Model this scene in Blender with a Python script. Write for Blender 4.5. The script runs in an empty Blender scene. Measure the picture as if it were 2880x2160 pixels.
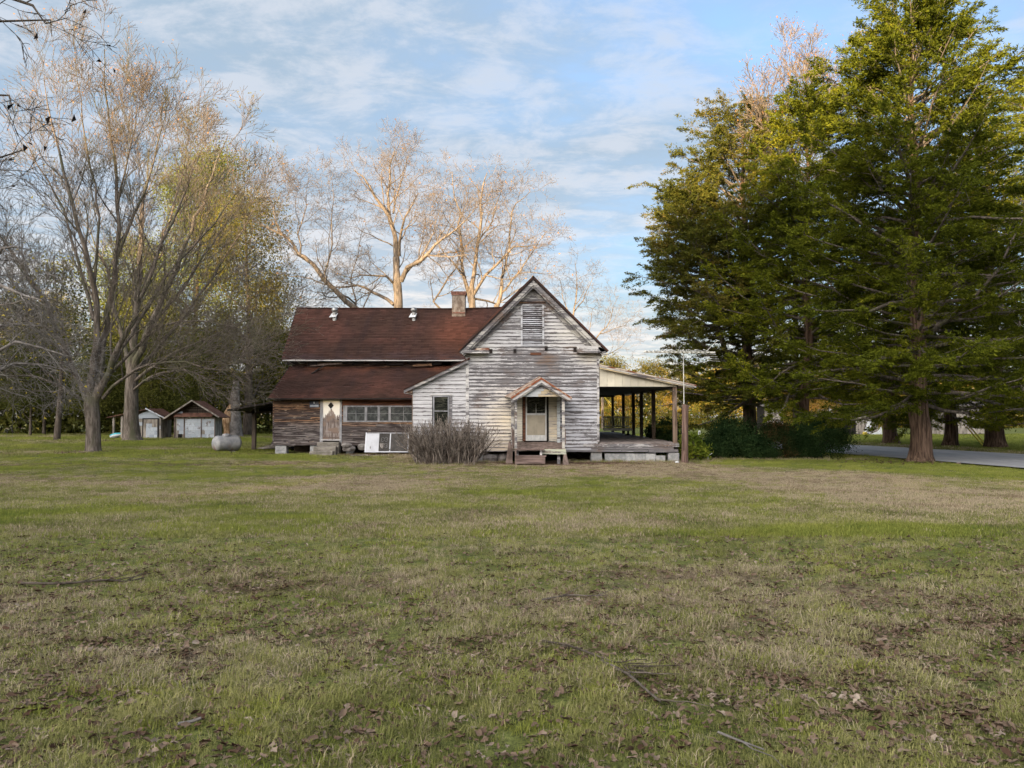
import bpy, math, random
import numpy as np
from mathutils import Vector, Matrix

R = math.radians
SC = bpy.context.scene
COL = SC.collection

# ------------------------------------------------------------------ camera
CZ = 1.94
PITCH = R(2.25)
cam_d = bpy.data.cameras.new("camera")
cam = bpy.data.objects.new("camera", cam_d)
COL.objects.link(cam)
cam.location = (0, 0, CZ)
cam.rotation_euler = (R(90) + PITCH, 0, 0)
cam_d.sensor_width = 36.0
cam_d.lens = 36.0 * 2163 / 2880
cam_d.clip_start = 0.1
cam_d.clip_end = 2000
SC.camera = cam

# ------------------------------------------------------------------ light
SUN_EL = R(8.0)
SUN_AZ = Vector((-0.36, -0.93, 0)).normalized()      # horizontal direction towards the sun: behind the camera, to the left
sun_d = bpy.data.lights.new("sun", 'SUN')
sun_d.energy = 2.8
sun_d.angle = R(0.6)
sun_d.color = (1.0, 0.73, 0.43)
sun = bpy.data.objects.new("sun", sun_d)
COL.objects.link(sun)
_sd = Vector((SUN_AZ.x * math.cos(SUN_EL), SUN_AZ.y * math.cos(SUN_EL), math.sin(SUN_EL)))
sun.rotation_euler = _sd.to_track_quat('Z', 'Y').to_euler()

SC.view_settings.view_transform = 'Standard'
SC.view_settings.look = 'None'
SC.view_settings.gamma = 1
SC.view_settings.use_curve_mapping = False
SC.view_settings.exposure = 2.8
SC.cycles.max_bounces = 5
SC.cycles.diffuse_bounces = 3
SC.cycles.transparent_max_bounces = 6
SC.cycles.use_denoising = True


class NT:
    """tiny node-tree writer"""
    def __init__(s, tree):
        s.t = tree; s.n = tree.nodes; s.l = tree.links
        s.n.clear()
    def new(s, typ, **kw):
        nd = s.n.new(typ)
        for k, v in kw.items():
            if isinstance(k, str) and hasattr(nd, k): setattr(nd, k, v)
        return nd
    def put(s, sock, v):
        if isinstance(v, bpy.types.NodeSocket): s.l.new(v, sock)
        elif v is not None: sock.default_value = v
    def math(s, op, a, b=None, c=None, clamp=False):
        nd = s.n.new('ShaderNodeMath'); nd.operation = op; nd.use_clamp = clamp
        s.put(nd.inputs[0], a)
        if b is not None: s.put(nd.inputs[1], b)
        if c is not None: s.put(nd.inputs[2], c)
        return nd.outputs[0]
    def vmath(s, op, a, b=None):
        nd = s.n.new('ShaderNodeVectorMath'); nd.operation = op
        s.put(nd.inputs[0], a)
        if b is not None: s.put(nd.inputs[1], b)
        return nd.outputs[0]
    def mul3(s, v, xyz): return s.vmath('MULTIPLY', v, xyz)
    def noise(s, vec, scale=1.0, detail=4.0, rough=0.55, dist=0.0, col=False):
        nd = s.n.new('ShaderNodeTexNoise')
        s.put(nd.inputs['Vector'], vec)
        nd.inputs['Scale'].default_value = scale; nd.inputs['Detail'].default_value = detail
        nd.inputs['Roughness'].default_value = rough; nd.inputs['Distortion'].default_value = dist
        return nd.outputs['Color' if col else 'Fac']
    def voronoi(s, vec, scale=1.0, out='Distance', feature='F1'):
        nd = s.n.new('ShaderNodeTexVoronoi'); nd.feature = feature
        s.put(nd.inputs['Vector'], vec); nd.inputs['Scale'].default_value = scale
        return nd.outputs[out]
    def smooth(s, v, lo, hi, a=0.0, b=1.0):
        nd = s.n.new('ShaderNodeMapRange'); nd.interpolation_type = 'SMOOTHSTEP'
        s.put(nd.inputs[0], v)
        for i, q in enumerate((lo, hi, a, b)): s.put(nd.inputs[i + 1], q)
        return nd.outputs[0]
    def mix(s, f, a, b):
        nd = s.n.new('ShaderNodeMix'); nd.data_type = 'RGBA'
        s.put(nd.inputs[0], f)
        for sock, v in ((nd.inputs[6], a), (nd.inputs[7], b)):
            if isinstance(v, (tuple, list)) and len(v) == 3: v = (*v, 1)
            s.put(sock, v)
        return nd.outputs[2]
    def ramp(s, f, stops):
        nd = s.n.new('ShaderNodeValToRGB'); cr = nd.color_ramp
        while len(cr.elements) < len(stops): cr.elements.new(0.5)
        for e, (p, c) in zip(cr.elements, stops):
            e.position = p; e.color = (*c, 1)
        s.put(nd.inputs[0], f)
        return nd.outputs[0]
    def sep(s, v):
        nd = s.n.new('ShaderNodeSeparateXYZ'); s.put(nd.inputs[0], v); return nd.outputs
    def comb(s, x, y, z):
        nd = s.n.new('ShaderNodeCombineXYZ')
        for i, q in enumerate((x, y, z)): s.put(nd.inputs[i], q)
        return nd.outputs[0]


# ------------------------------------------------------------------ world: sky with thin broken cloud
W = bpy.data.worlds.new("World"); SC.world = W; W.use_nodes = True
n = NT(W.node_tree)
sky = n.new('ShaderNodeTexSky'); sky.sky_type = 'NISHITA'; sky.sun_disc = False
sky.sun_elevation = SUN_EL
sky.sun_rotation = math.atan2(SUN_AZ.x, SUN_AZ.y)
sky.air_density = 1.0; sky.dust_density = 0.6; sky.ozone_density = 2.0; sky.altitude = 100
dirv = n.new('ShaderNodeTexCoord').outputs['Generated']
dx, dy, dz = n.sep(dirv)
zc = n.math('MAXIMUM', dz, 0.0)
inv = n.math('DIVIDE', 1.0, n.math('ADD', zc, 0.10))
cp = n.comb(n.math('MULTIPLY', dx, inv), n.math('MULTIPLY', dy, inv), 0.0)
cp = n.vmath('ADD', cp, (3.1, 1.7, 0.0))
big = n.noise(n.mul3(cp, (0.75, 0.95, 1)), 0.75, 5, 0.5, 0.4)
fine = n.noise(n.mul3(cp, (1.0, 1.3, 1)), 4.2, 8, 0.66, 0.3)
puff = n.noise(n.mul3(cp, (1.0, 1.3, 1)), 1.9, 6, 0.6, 0.3)
cv = n.math('ADD', n.math('MULTIPLY', big, 0.62), n.math('ADD', n.math('MULTIPLY', puff, 0.28), n.math('MULTIPLY', fine, 0.22)))
side = n.math('MULTIPLY', n.math('SUBTRACT', 0.25, dx), 0.12)
cv = n.math('ADD', cv, side)
thick = n.smooth(cv, 0.50, 0.70)
veil = n.smooth(cv, 0.38, 0.60)
cov = n.math('MULTIPLY', n.math('ADD', n.math('MULTIPLY', veil, 0.62), n.math('MULTIPLY', thick, 0.38)), 0.96)
low = n.smooth(dz, 0.06, 0.34, 1.0, 0.0)
ccol = n.mix(low, (0.64, 0.70, 0.79), (0.98, 0.93, 0.89))
ccol = n.mix(n.smooth(fine, 0.40, 0.62), n.mix(low, (0.42, 0.54, 0.67), (0.64, 0.69, 0.75)), ccol)
# unseen cloud towards the low sun, boosted bright and warm to light the ground
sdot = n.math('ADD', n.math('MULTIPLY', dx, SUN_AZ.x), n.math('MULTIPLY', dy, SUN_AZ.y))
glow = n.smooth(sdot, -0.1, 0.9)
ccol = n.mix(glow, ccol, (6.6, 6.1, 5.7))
dim = n.smooth(dz, 0.0, 0.50, 0.19, 0.55)
skyc = n.vmath('MULTIPLY', sky.outputs[0], n.comb(n.math('MULTIPLY', dim, 0.72), n.math('MULTIPLY', dim, 0.68), n.math('MULTIPLY', dim, 0.72)))
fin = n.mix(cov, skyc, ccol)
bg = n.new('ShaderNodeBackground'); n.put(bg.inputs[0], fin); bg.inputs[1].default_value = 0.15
wo = n.new('ShaderNodeOutputWorld'); n.l.new(bg.outputs[0], wo.inputs[0])

# ------------------------------------------------------------------ helpers
FPX = 2163.0
def at(px, py, Y):
    """world point seen at photo pixel (px, py) at distance Y in front of the camera"""
    cx = (px - 1440) / FPX; cy = (1080 - py) / FPX
    dyy = math.cos(PITCH) - cy * math.sin(PITCH)
    dzz = math.sin(PITCH) + cy * math.cos(PITCH)
    t = Y / dyy
    return Vector((cx * t, Y, CZ + dzz * t))

rng = np.random.default_rng(7)
rnd = random.Random(11)

def vnoise(x, y, seed=0):
    """smooth value noise on a unit lattice, 0..1"""
    x = np.asarray(x, float); y = np.asarray(y, float)
    xi = np.floor(x).astype(np.int64); yi = np.floor(y).astype(np.int64)
    fx = x - xi; fy = y - yi
    fx = fx * fx * (3 - 2 * fx); fy = fy * fy * (3 - 2 * fy)
    def h(a, b):
        v = np.sin(a * 127.1 + b * 311.7 + seed * 74.7) * 43758.5453
        return v - np.floor(v)
    return (h(xi, yi) * (1 - fx) + h(xi + 1, yi) * fx) * (1 - fy) + (h(xi, yi + 1) * (1 - fx) + h(xi + 1, yi + 1) * fx) * fy

def fbm(x, y, seed=0, oct=4):
    a = 0; s = 0.5; t = 0
    for o in range(oct):
        a = a + s * vnoise(x * 2 ** o, y * 2 ** o, seed + o * 13); t += s; s *= 0.5
    return a / t

def sst(v, lo, hi):
    t = np.clip((np.asarray(v, float) - lo) / (hi - lo), 0, 1)
    return t * t * (3 - 2 * t)

def gz(x, y):
    """ground height"""
    g = 0.30 * (1 - sst(y, 4, 22))
    g = g + 0.20 * sst(y, 38, 50) * sst(-np.asarray(x, float), 8, 15)
    g = g + 0.10 * sst(y, 30, 38) * sst(-np.asarray(x, float), 12.5, 18) * (1 - sst(y, 38, 50))
    return g + 0.03 * (fbm(np.asarray(x) * .35, np.asarray(y) * .35, 5, 3) - 0.5)

def G(x, y): return float(gz(x, y))

def props(o, label=None, cat=None, group=None, kind=None):
    if label: o['label'] = label
    if cat: o['category'] = cat
    if group: o['group'] = group
    if kind: o['kind'] = kind
    return o

def root(name, loc, label, cat, group=None):
    o = bpy.data.objects.new(name, None)
    o.empty_display_size = 0.3
    COL.objects.link(o); o.location = loc
    o['_r'] = 0; del o['_r']
    props(o, label, cat, group)
    return o

def origin_of(o):
    while o.parent: o = o.parent
    return np.array(o.location[:])

def mesh_np(name, V, Fs, smooth=False):
    """V (n,3); Fs list of int arrays (m,k)"""
    me = bpy.data.meshes.new(name)
    V = np.asarray(V, np.float32)
    me.vertices.add(len(V)); me.vertices.foreach_set('co', V.ravel())
    Fs = [np.asarray(F, np.int32) for F in Fs if len(F)]
    idx = np.concatenate([F.ravel() for F in Fs]); tot = np.concatenate([np.full(len(F), F.shape[1], np.int32) for F in Fs])
    st = np.concatenate([[0], np.cumsum(tot)[:-1]]).astype(np.int32)
    me.loops.add(len(idx)); me.loops.foreach_set('vertex_index', idx)
    me.polygons.add(len(tot)); me.polygons.foreach_set('loop_start', st); me.polygons.foreach_set('loop_total', tot)
    if smooth: me.polygons.foreach_set('use_smooth', np.ones(len(tot), bool))
    me.update(calc_edges=True)
    return me

def link_mesh(name, me, mat, parent=None):
    if mat and not me.materials: me.materials.append(mat)
    o = bpy.data.objects.new(name, me); COL.objects.link(o)
    if parent: o.parent = parent
    return o

def obj_np(name, V, Fs, mat, parent=None, smooth=False, loc=None):
    V = np.asarray(V, float)
    if parent is not None: V = V - origin_of(parent)
    elif loc is not None: V = V - np.array(loc)
    o = link_mesh(name, mesh_np(name, V, Fs, smooth), mat, parent)
    if parent is None and loc is not None: o.location = loc
    return o

class MB:
    def __init__(s): s.v = []; s.f = []
    def poly(s, pts, faces):
        b = len(s.v); s.v += [tuple(p) for p in pts]; s.f += [tuple(b + i for i in f) for f in faces]; return s
    def box(s, x0, x1, y0, y1, z0, z1):
        return s.poly([(x0, y0, z0), (x1, y0, z0), (x1, y1, z0), (x0, y1, z0), (x0, y0, z1), (x1, y0, z1), (x1, y1, z1), (x0, y1, z1)],
                      [(3, 2, 1, 0), (4, 5, 6, 7), (0, 1, 5, 4), (1, 2, 6, 5), (2, 3, 7, 6), (3, 0, 4, 7)])
    def hexa(s, p):
        return s.poly(p, [(3, 2, 1, 0), (4, 5, 6, 7), (0, 1, 5, 4), (1, 2, 6, 5), (2, 3, 7, 6), (3, 0, 4, 7)])
    def prism(s, poly, y0, y1):
        """poly = [(x,z)...] anticlockwise seen from -Y, extruded from y0 to y1"""
        k = len(poly)
        pts = [(x, y0, z) for x, z in poly] + [(x, y1, z) for x, z in poly]
        return s.poly(pts, [tuple(range(k)), tuple(range(2 * k - 1, k - 1, -1))] + [(i + k, (i + 1) % k + k, (i + 1) % k, i) for i in range(k)])
    def beam(s, a, b, w, h, up=(0, 0, 1)):
        """bar from a to b, w wide (sideways), h high"""
        a = Vector(a); b = Vector(b); d = (b - a).normalized(); u = Vector(up)
        sd = d.cross(u)
        if sd.length < 1e-4: sd = d.cross(Vector((0, 1, 0)))
        sd.normalize(); u = sd.cross(d).normalized()
        q = []
        for c in (a, b):
            q += [c - sd * w / 2 - u * h / 2, c + sd * w / 2 - u * h / 2, c + sd * w / 2 + u * h / 2, c - sd * w / 2 + u * h / 2]
        return s.poly(q, [(0, 1, 2, 3), (7, 6, 5, 4), (0, 4, 5, 1), (1, 5, 6, 2), (2, 6, 7, 3), (3, 7, 4, 0)])
    def slab(s, a, b, c, d, th):
        """quad a b c d (anticlockwise seen from above) thickened downwards"""
        a, b, c, d = map(Vector, (a, b, c, d)); nn = (b - a).cross(d - a).normalized() * th
        q = [a - nn, b - nn, c - nn, d - nn, a, b, c, d]
        return s.hexa([tuple(v) for v in q])
    def tube(s, pts, rad, k=8, caps=True):
        V, F = tube_arrays(np.array([pts], float), np.array([rad], float), k)
        b = len(s.v); s.v += [tuple(v) for v in V]; s.f += [tuple(int(b + i) for i in f) for f in F]
        if caps:
            m = len(pts)
            s.f.append(tuple(b + i for i in range(k))[::-1]); s.f.append(tuple(b + (m - 1) * k + i for i in range(k)))
        return s
    def lathe(s, c, prof, k=16, axis='z'):
        """prof = [(r, h)...] about an axis through c"""
        b = len(s.v); m = len(prof)
        for r_, h_ in prof:
            for i in range(k):
                t = 2 * math.pi * i / k
                if axis == 'z': s.v.append((c[0] + r_ * math.cos(t), c[1] + r_ * math.sin(t), c[2] + h_))
                else: s.v.append((c[0] + h_, c[1] + r_ * math.cos(t), c[2] + r_ * math.sin(t)))
        for j in range(m - 1):
            for i in range(k):
                s.f.append((b + j * k + i, b + j * k + (i + 1) % k, b + (j + 1) * k + (i + 1) % k, b + (j + 1) * k + i))
        s.f.append(tuple(b + i for i in range(k))[::-1]); s.f.append(tuple(b + (m - 1) * k + i for i in range(k)))
        return s
    def build(s, name, mat, parent=None, loc=None, smooth=False, bevel=0):
        me = bpy.data.meshes.new(name)
        o3 = origin_of(parent) if parent is not None else (np.array(loc) if loc is not None else np.zeros(3))
        V = np.array(s.v, float) - o3
        me.from_pydata(V.tolist(), [], s.f); me.update()
        if smooth: me.polygons.foreach_set('use_smooth', [True] * len(me.polygons))
        if bevel:
            import bmesh
            bm = bmesh.new(); bm.from_mesh(me)
            bmesh.ops.bevel(bm, geom=list(bm.edges), offset=bevel, segments=1, affect='EDGES')
            bm.to_mesh(me); bm.free()
        o = link_mesh(name, me, mat, parent)
        if parent is None and loc is not None: o.location = loc
        return o

def tube_arrays(P, Rr, k):
    """P (n,m,3) polylines, Rr (n,m) radii -> verts, quads"""
    nn, m, _ = P.shape
    T = np.zeros_like(P); T[:, 1:-1] = P[:, 2:] - P[:, :-2]; T[:, 0] = P[:, 1] - P[:, 0]; T[:, -1] = P[:, -1] - P[:, -2]
    T /= np.maximum(np.linalg.norm(T, axis=2, keepdims=True), 1e-9)
    ref = np.zeros((nn, 1, 3)); mean = np.abs(T.mean(1)); ref[np.arange(nn), 0, np.argmin(mean, 1)] = 1
    A = np.cross(T, np.broadcast_to(ref, T.shape)); A /= np.maximum(np.linalg.norm(A, axis=2, keepdims=True), 1e-9)
    B = np.cross(T, A)
    th = np.arange(k) * 2 * np.pi / k
    V = P[:, :, None, :] + Rr[:, :, None, None] * (np.cos(th)[None, None, :, None] * A[:, :, None, :] + np.sin(th)[None, None, :, None] * B[:, :, None, :])
    V = V.reshape(-1, 3)
    base = (np.arange(nn)[:, None, None] * m + np.arange(m - 1)[None, :, None]) * k
    i = np.arange(k)[None, None, :]; j = (i + 1) % k
    F = np.stack([base + i, base + j, base + k + j, base + k + i], -1).reshape(-1, 4)
    return V, F

def branches_mesh(polys, sides=lambda r: 8 if r > .12 else (5 if r > .035 else 3)):
    """polys: list of (pts array (m,3), radii (m,)) -> V, F"""
    grp = {}
    for p, r_ in polys: grp.setdefault((len(p), sides(r_[0])), []).append((p, r_))
    Vs = []; Fs = []; off = 0
    for (m, k), L in grp.items():
        V, F = tube_arrays(np.array([a for a, _ in L]), np.array([b for _, b in L]), k)
        Vs.append(V); Fs.append(F + off); off += len(V)
    return np.concatenate(Vs), np.concatenate(Fs)

def unit(v): return v / max(np.linalg.norm(v), 1e-9)

def rot_dir(d, ang, az, r):
    """direction d tilted by ang about a random side axis"""
    d = unit(d); ref = np.array([0, 0, 1.0]) if abs(d[2]) < .9 else np.array([1.0, 0, 0])
    a = unit(np.cross(d, ref)); b = np.cross(d, a)
    return d * math.cos(ang) + (a * math.cos(az) + b * math.sin(az)) * math.sin(ang)

def grow(out, tips, r, p, d, L, rad, lvl, P):
    """recursive branch. P: dict(up, wig, ang, ratio, kids, seg, minr)"""
    m = P['seg'][min(lvl, len(P['seg']) - 1)]
    pts = [p]; step = L / (m - 1); dd = unit(d)
    up = P['up'][min(lvl, len(P['up']) - 1)]
    for i in range(m - 1):
        dd = unit(dd + np.array([r.gauss(0, 1), r.gauss(0, 1), r.gauss(0, 1)]) * P['wig'] + np.array([0, 0, up]))
        pts.append(pts[-1] + dd * step)
    pts = np.array(pts)
    end = max(rad * P.get('taper', .35), P['minr'])
    rr = np.linspace(rad, end, m)
    out.append((pts, rr))
    spawn(out, tips, r, pts, rr, L, lvl, P, P.get('from', .25))

def spawn(out, tips, r, pts, rr, L, lvl, P, t0=.25):
    if lvl >= P['levels']:
        tips.append((pts[-1], pts[-1] - pts[-2])); return
    m = len(pts); seg = np.linalg.norm(np.diff(pts, axis=0), axis=1); cum = np.concatenate([[0], np.cumsum(seg)]); tot = cum[-1]
    nk = P['kids'][min(lvl, len(P['kids']) - 1)]
    nk = max(1, int(round(nk * r.uniform(.75, 1.25))))
    az = r.uniform(0, 6.28)
    for i in range(nk):
        t = t0 + (1 - t0) * (i + r.uniform(.2, .9)) / nk
        s_ = t * tot; j = min(int(np.searchsorted(cum, s_) - 1), m - 2); j = max(j, 0)
        f = (s_ - cum[j]) / max(seg[j], 1e-6)
        q = pts[j] * (1 - f) + pts[j + 1] * f; rq = rr[j] * (1 - f) + rr[j + 1] * f
        az += 2.4 + r.uniform(-.5, .5)
        dd = rot_dir(pts[j + 1] - pts[j], P['ang'] * r.uniform(.7, 1.3), az, r)
        Lk = P['len'][min(lvl, len(P['len']) - 1)] * (1.15 - .6 * t) * r.uniform(.7, 1.25)
        rk = max(min(rq * P.get('rr', .6), P['rk'][min(lvl, len(P['rk']) - 1)]), P['minr'])
        grow(out, tips, r, q, dd, Lk, rk, lvl + 1, P)

def crv(pts, m):
    """smooth a list of points (Catmull-Rom) to m samples"""
    p = np.array([list(q) for q in pts], float)
    p = np.vstack([2 * p[0] - p[1], p, 2 * p[-1] - p[-2]])
    k = len(p) - 3; out = []
    for t in np.linspace(0, k - 1e-6, m):
        i = int(t); u = t - i; a, b, c, d = p[i:i + 4]
        out.append(.5 * ((2 * b) + (-a + c) * u + (2 * a - 5 * b + 4 * c - d) * u * u + (-a + 3 * b - 3 * c + d) * u ** 3))
    return np.array(out)

def leafs(P, size, aspect, g, D=None, spread=1.0, jit=.35):
    """leaf blades (one triangle each) at points P; D preferred long directions"""
    nn = len(P)
    A = g.normal(size=(nn, 3)) * spread
    if D is not None: A = A + D
    A /= np.maximum(np.linalg.norm(A, axis=1, keepdims=True), 1e-9)
    B = np.cross(A, g.normal(size=(nn, 3))); B /= np.maximum(np.linalg.norm(B, axis=1, keepdims=True), 1e-9)
    s_ = size * (1 + jit * g.uniform(-1, 1, size=(nn, 1)))
    V = np.stack([P - A * s_ * .5 - B * s_ * aspect * .3, P - A * s_ * .1 + B * s_ * aspect * .7, P + A * s_ * .5], 1).reshape(-1, 3)
    F = np.arange(nn * 3).reshape(-1, 3)
    return V, F

# ------------------------------------------------------------------ materials
def mat(name, rough=.8, spec=.2):
    m = bpy.data.materials.new(name); m.use_nodes = True
    n = NT(m.node_tree)
    b = n.new('ShaderNodeBsdfPrincipled'); o = n.new('ShaderNodeOutputMaterial')
    n.l.new(b.outputs[0], o.inputs[0])
    b.inputs['Roughness'].default_value = rough
    b.inputs['Specular IOR Level'].default_value = spec
    n.b = b
    n.pos = n.new('ShaderNodeNewGeometry').outputs['Position']
    n.rand = n.new('ShaderNodeObjectInfo').outputs['Random']
    n.isl = n.new('ShaderNodeNewGeometry').outputs['Random Per Island']
    return m, n

def setc(n, c): n.put(n.b.inputs['Base Color'], (*c, 1) if isinstance(c, tuple) else c)
def bump(n, h, st=.4, dist=.02):
    bp = n.new('ShaderNodeBump'); bp.inputs['Strength'].default_value = st; bp.inputs['Distance'].default_value = dist
    n.put(bp.inputs['Height'], h); n.l.new(bp.outputs[0], n.b.inputs['Normal'])

def two(name, a, b, scale=(4, 4, 4), rough=.85, detail=5, bmp=.3, lo=.35, hi=.65, spec=.15):
    m, n = mat(name, rough, spec)
    f = n.noise(n.mul3(n.pos, scale), 1, detail, .6)
    c = n.mix(n.smooth(f, lo, hi), a, b)
    v = n.math('ADD', .85, n.math('MULTIPLY', n.rand, .3))
    c = n.vmath('MULTIPLY', c, n.comb(v, v, v))
    setc(n, c)
    if bmp: bump(n, f, bmp)
    return m

def gauss2(n, x, z, cx, cz, sx, sz):
    a = n.math('DIVIDE', n.math('SUBTRACT', x, cx), sx); b = n.math('DIVIDE', n.math('SUBTRACT', z, cz), sz)
    r2 = n.math('ADD', n.math('MULTIPLY', a, a), n.math('MULTIPLY', b, b))
    return n.math('POWER', 2.718, n.math('MULTIPLY', r2, -1.0))

def peeling(name, pitch, z0, blobs, base=.0, paint_a=(.50, .505, .51), paint_b=(.60, .55, .42), creams=()):
    """weathered lap siding: old paint flaking from grey wood. blobs: (cx,cz,sx,sz,amount) places worn more (+) or less (-)"""
    m, n = mat(name, .75, .2)
    x, y, z = n.sep(n.pos)
    off = n.comb(n.math('MULTIPLY', n.rand, 31.0), 0, n.math('MULTIPLY', n.rand, 17.0))
    q = n.vmath('ADD', n.pos, off)
    streak = n.noise(n.mul3(q, (1.6, 1.6, 22)), 1, 6, .62, .25)
    flake = n.noise(n.mul3(n.pos, (5.5, 5.5, 15)), 1, 8, .72, .8)
    blot = n.noise(n.mul3(n.pos, (.9, .9, 1.3)), 1, 3, .5)
    fr = n.math('FRACT', n.math('DIVIDE', n.math('SUBTRACT', z, z0), pitch))
    w = n.math('ADD', n.math('MULTIPLY', n.math('SUBTRACT', streak, .5), 2.3), n.math('MULTIPLY', n.math('SUBTRACT', flake, .5), 1.5))
    w = n.math('ADD', w, n.math('MULTIPLY', n.math('SUBTRACT', blot, .5), 1.1))
    w = n.math('ADD', w, n.math('MULTIPLY', n.math('SUBTRACT', n.rand, .5), .38))
    edge = n.math('POWER', n.math('ABSOLUTE', n.math('SUBTRACT', n.math('MULTIPLY', fr, 2), .9)), 3.0)
    w = n.math('ADD', w, n.math('MULTIPLY', edge, .62))  # edge wear, with the shadow line under each lap put into the colour
    for cx, cz, sx, sz, am in blobs:
        w = n.math('ADD', w, n.math('MULTIPLY', gauss2(n, x, z, cx, cz, sx, sz), am))
    w = n.math('ADD', w, base)
    bare = n.smooth(w, .0, .16)
    thin = n.smooth(w, -.55, .1)
    grain = n.noise(n.mul3(q, (2.2, 2.2, 90)), 1, 6, .65, .3)
    wood = n.mix(n.smooth(grain, .35, .7), (.075, .072, .078), (.25, .24, .24))
    wood = n.mix(n.math('MULTIPLY', n.smooth(blot, .52, .7), n.smooth(grain, .4, .6)), wood, (.16, .105, .07))
    pc = paint_a
    for cx, cz, sx, sz, am, col in creams:
        pc = n.mix(n.math('MULTIPLY', gauss2(n, x, z, cx, cz, sx, sz), am), pc, col)
    dirty = n.noise(n.mul3(q, (1.1, 1.1, 30)), 1, 5, .6, .2)
    pc = n.mix(n.math('MULTIPLY', n.smooth(dirty, .38, .68), .62), pc, (.27, .265, .28))
    pc = n.mix(n.math('MULTIPLY', thin, .45), pc, (.33, .32, .32))
    setc(n, n.mix(bare, pc, wood))
    bump(n, n.math('ADD', n.math('MULTIPLY', bare, -.5), n.math('MULTIPLY', grain, .35)), .5, .006)
    return m

M = {}
M['siding'] = peeling('peeling_white_siding', .147, .44,
    [(.9, 3.75, 2.6, .75, .55), (1.1, 5.2, 1.5, .9, .10), (.9, 6.9, .8, .5, .42), (-.2, 1.4, 1.3, 1.2, -.32), (-1.5, 4.6, .9, .4, -.5),
     (3.3, 4.3, .7, .45, -.7), (2.3, 5.0, .9, .5, -.3), (-1.2, 2.9, .9, .8, .12), (2.8, 2.0, .8, 1.4, .05), (.9, 5.6, .7, 1.0, .25)], -.17,
    creams=[(-.3, 1.6, .9, 1.3, .85, (.70, .60, .42)), (-.6, .6, 1.6, .35, .8, (.58, .47, .32)), (2.8, 1.7, .9, 1.6, .6, (.47, .50, .57)), (3.2, 4.3, .6, .4, .7, (.72, .66, .50)), (2.2, 5.2, .9, .5, .4, (.70, .66, .52)), (-1.5, 4.5, 1.0, .3, .6, (.66, .66, .56))])
M['ell'] = peeling('faded_white_siding', .16, .44, [(-3.0, 3.6, 1.6, .5, .10)], -.24, paint_a=(.52, .525, .53))
M['porch_board'] = peeling('flaking_porch_board', .5, 0.0, [], -.12, paint_a=(.55, .52, .44))
M['trim'] = peeling('flaking_white_trim', .5, 0.0, [], -.30, paint_a=(.60, .59, .56))
M['rake'] = peeling('bare_grey_rake_board', .5, 0.0, [(3.2, 5.0, 1.4, 1.2, -.35)], .18, paint_a=(.50, .48, .42))
M['louvre'] = peeling('flaking_louvre_paint', .5, 0.0, [], -.10, paint_a=(.50, .52, .55))
M['skirt'] = peeling('grey_skirt_board', .5, 0.0, [], .22, paint_a=(.45, .44, .42))
M['alcove'] = peeling('cream_porch_siding', .105, .8, [], -.62, paint_a=(.60, .57, .46), creams=[(1.7, 1.5, .3, .7, .5, (.62, .47, .26))])
M['panel'] = two('cream_vertical_panel', (.50, .47, .38), (.62, .58, .46), (1.5, 1.5, 1.2), bmp=.1)
M['bluegable'] = peeling('pale_blue_gable_board', .5, 0.0, [], -.42, paint_a=(.52, .56, .56))
M['yellowgable'] = peeling('yellow_gable_board', .5, 0.0, [(1.5, 2.75, .25, .08, .5)], -.42, paint_a=(.60, .47, .24))
M['greenboard'] = peeling('pale_green_board', .5, 0.0, [], -.5, paint_a=(.50, .53, .37))

# rough bare lap boards of the rear wing
m, n = mat('rough_bare_board', .85, .15)
q = n.vmath('ADD', n.pos, n.comb(n.math('MULTIPLY', n.rand, 37.0), 0, n.math('MULTIPLY', n.rand, 11.0)))
x, y, z = n.sep(n.pos)
g1 = n.noise(n.mul3(q, (1.2, 1.2, 26)), 1, 7, .62, .5)
g2 = n.noise(n.mul3(q, (3.5, 3.5, 110)), 1, 4, .6)
kn = n.smooth(n.noise(n.mul3(q, (3.2, 3.2, 9)), 1, 2, .5), .62, .72)
hi_ = n.smooth(n.math('ADD', z, n.math('MULTIPLY', n.math('SUBTRACT', n.rand, .5), .9)), 1.35, 1.95)
greyw = n.mix(n.smooth(g1, .44, .60), (.028, .022, .021), (.22, .195, .185))
warm = n.mix(n.smooth(g1, .46, .62), (.035, .019, .014), (.38, .21, .10))
c = n.mix(n.math('MULTIPLY', hi_, .85), greyw, warm)
c = n.mix(n.math('MULTIPLY', n.smooth(n.math('SUBTRACT', 1.0, n.rand), .35, .8), .6), c, (.045, .033, .03))
c = n.mix(n.math('MULTIPLY', kn, .5), c, (.42, .34, .25))
c = n.mix(n.smooth(g2, .25, .5, .45, 0.0), c, (.02, .017, .016))
setc(n, c); bump(n, n.math('ADD', g1, n.math('MULTIPLY', g2, .4)), .7, .012); M['rough'] = m
M['browntop'] = two('red_brown_board', (.045, .022, .016), (.16, .07, .04), (1.2, 1.2, 24), bmp=.5)

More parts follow.
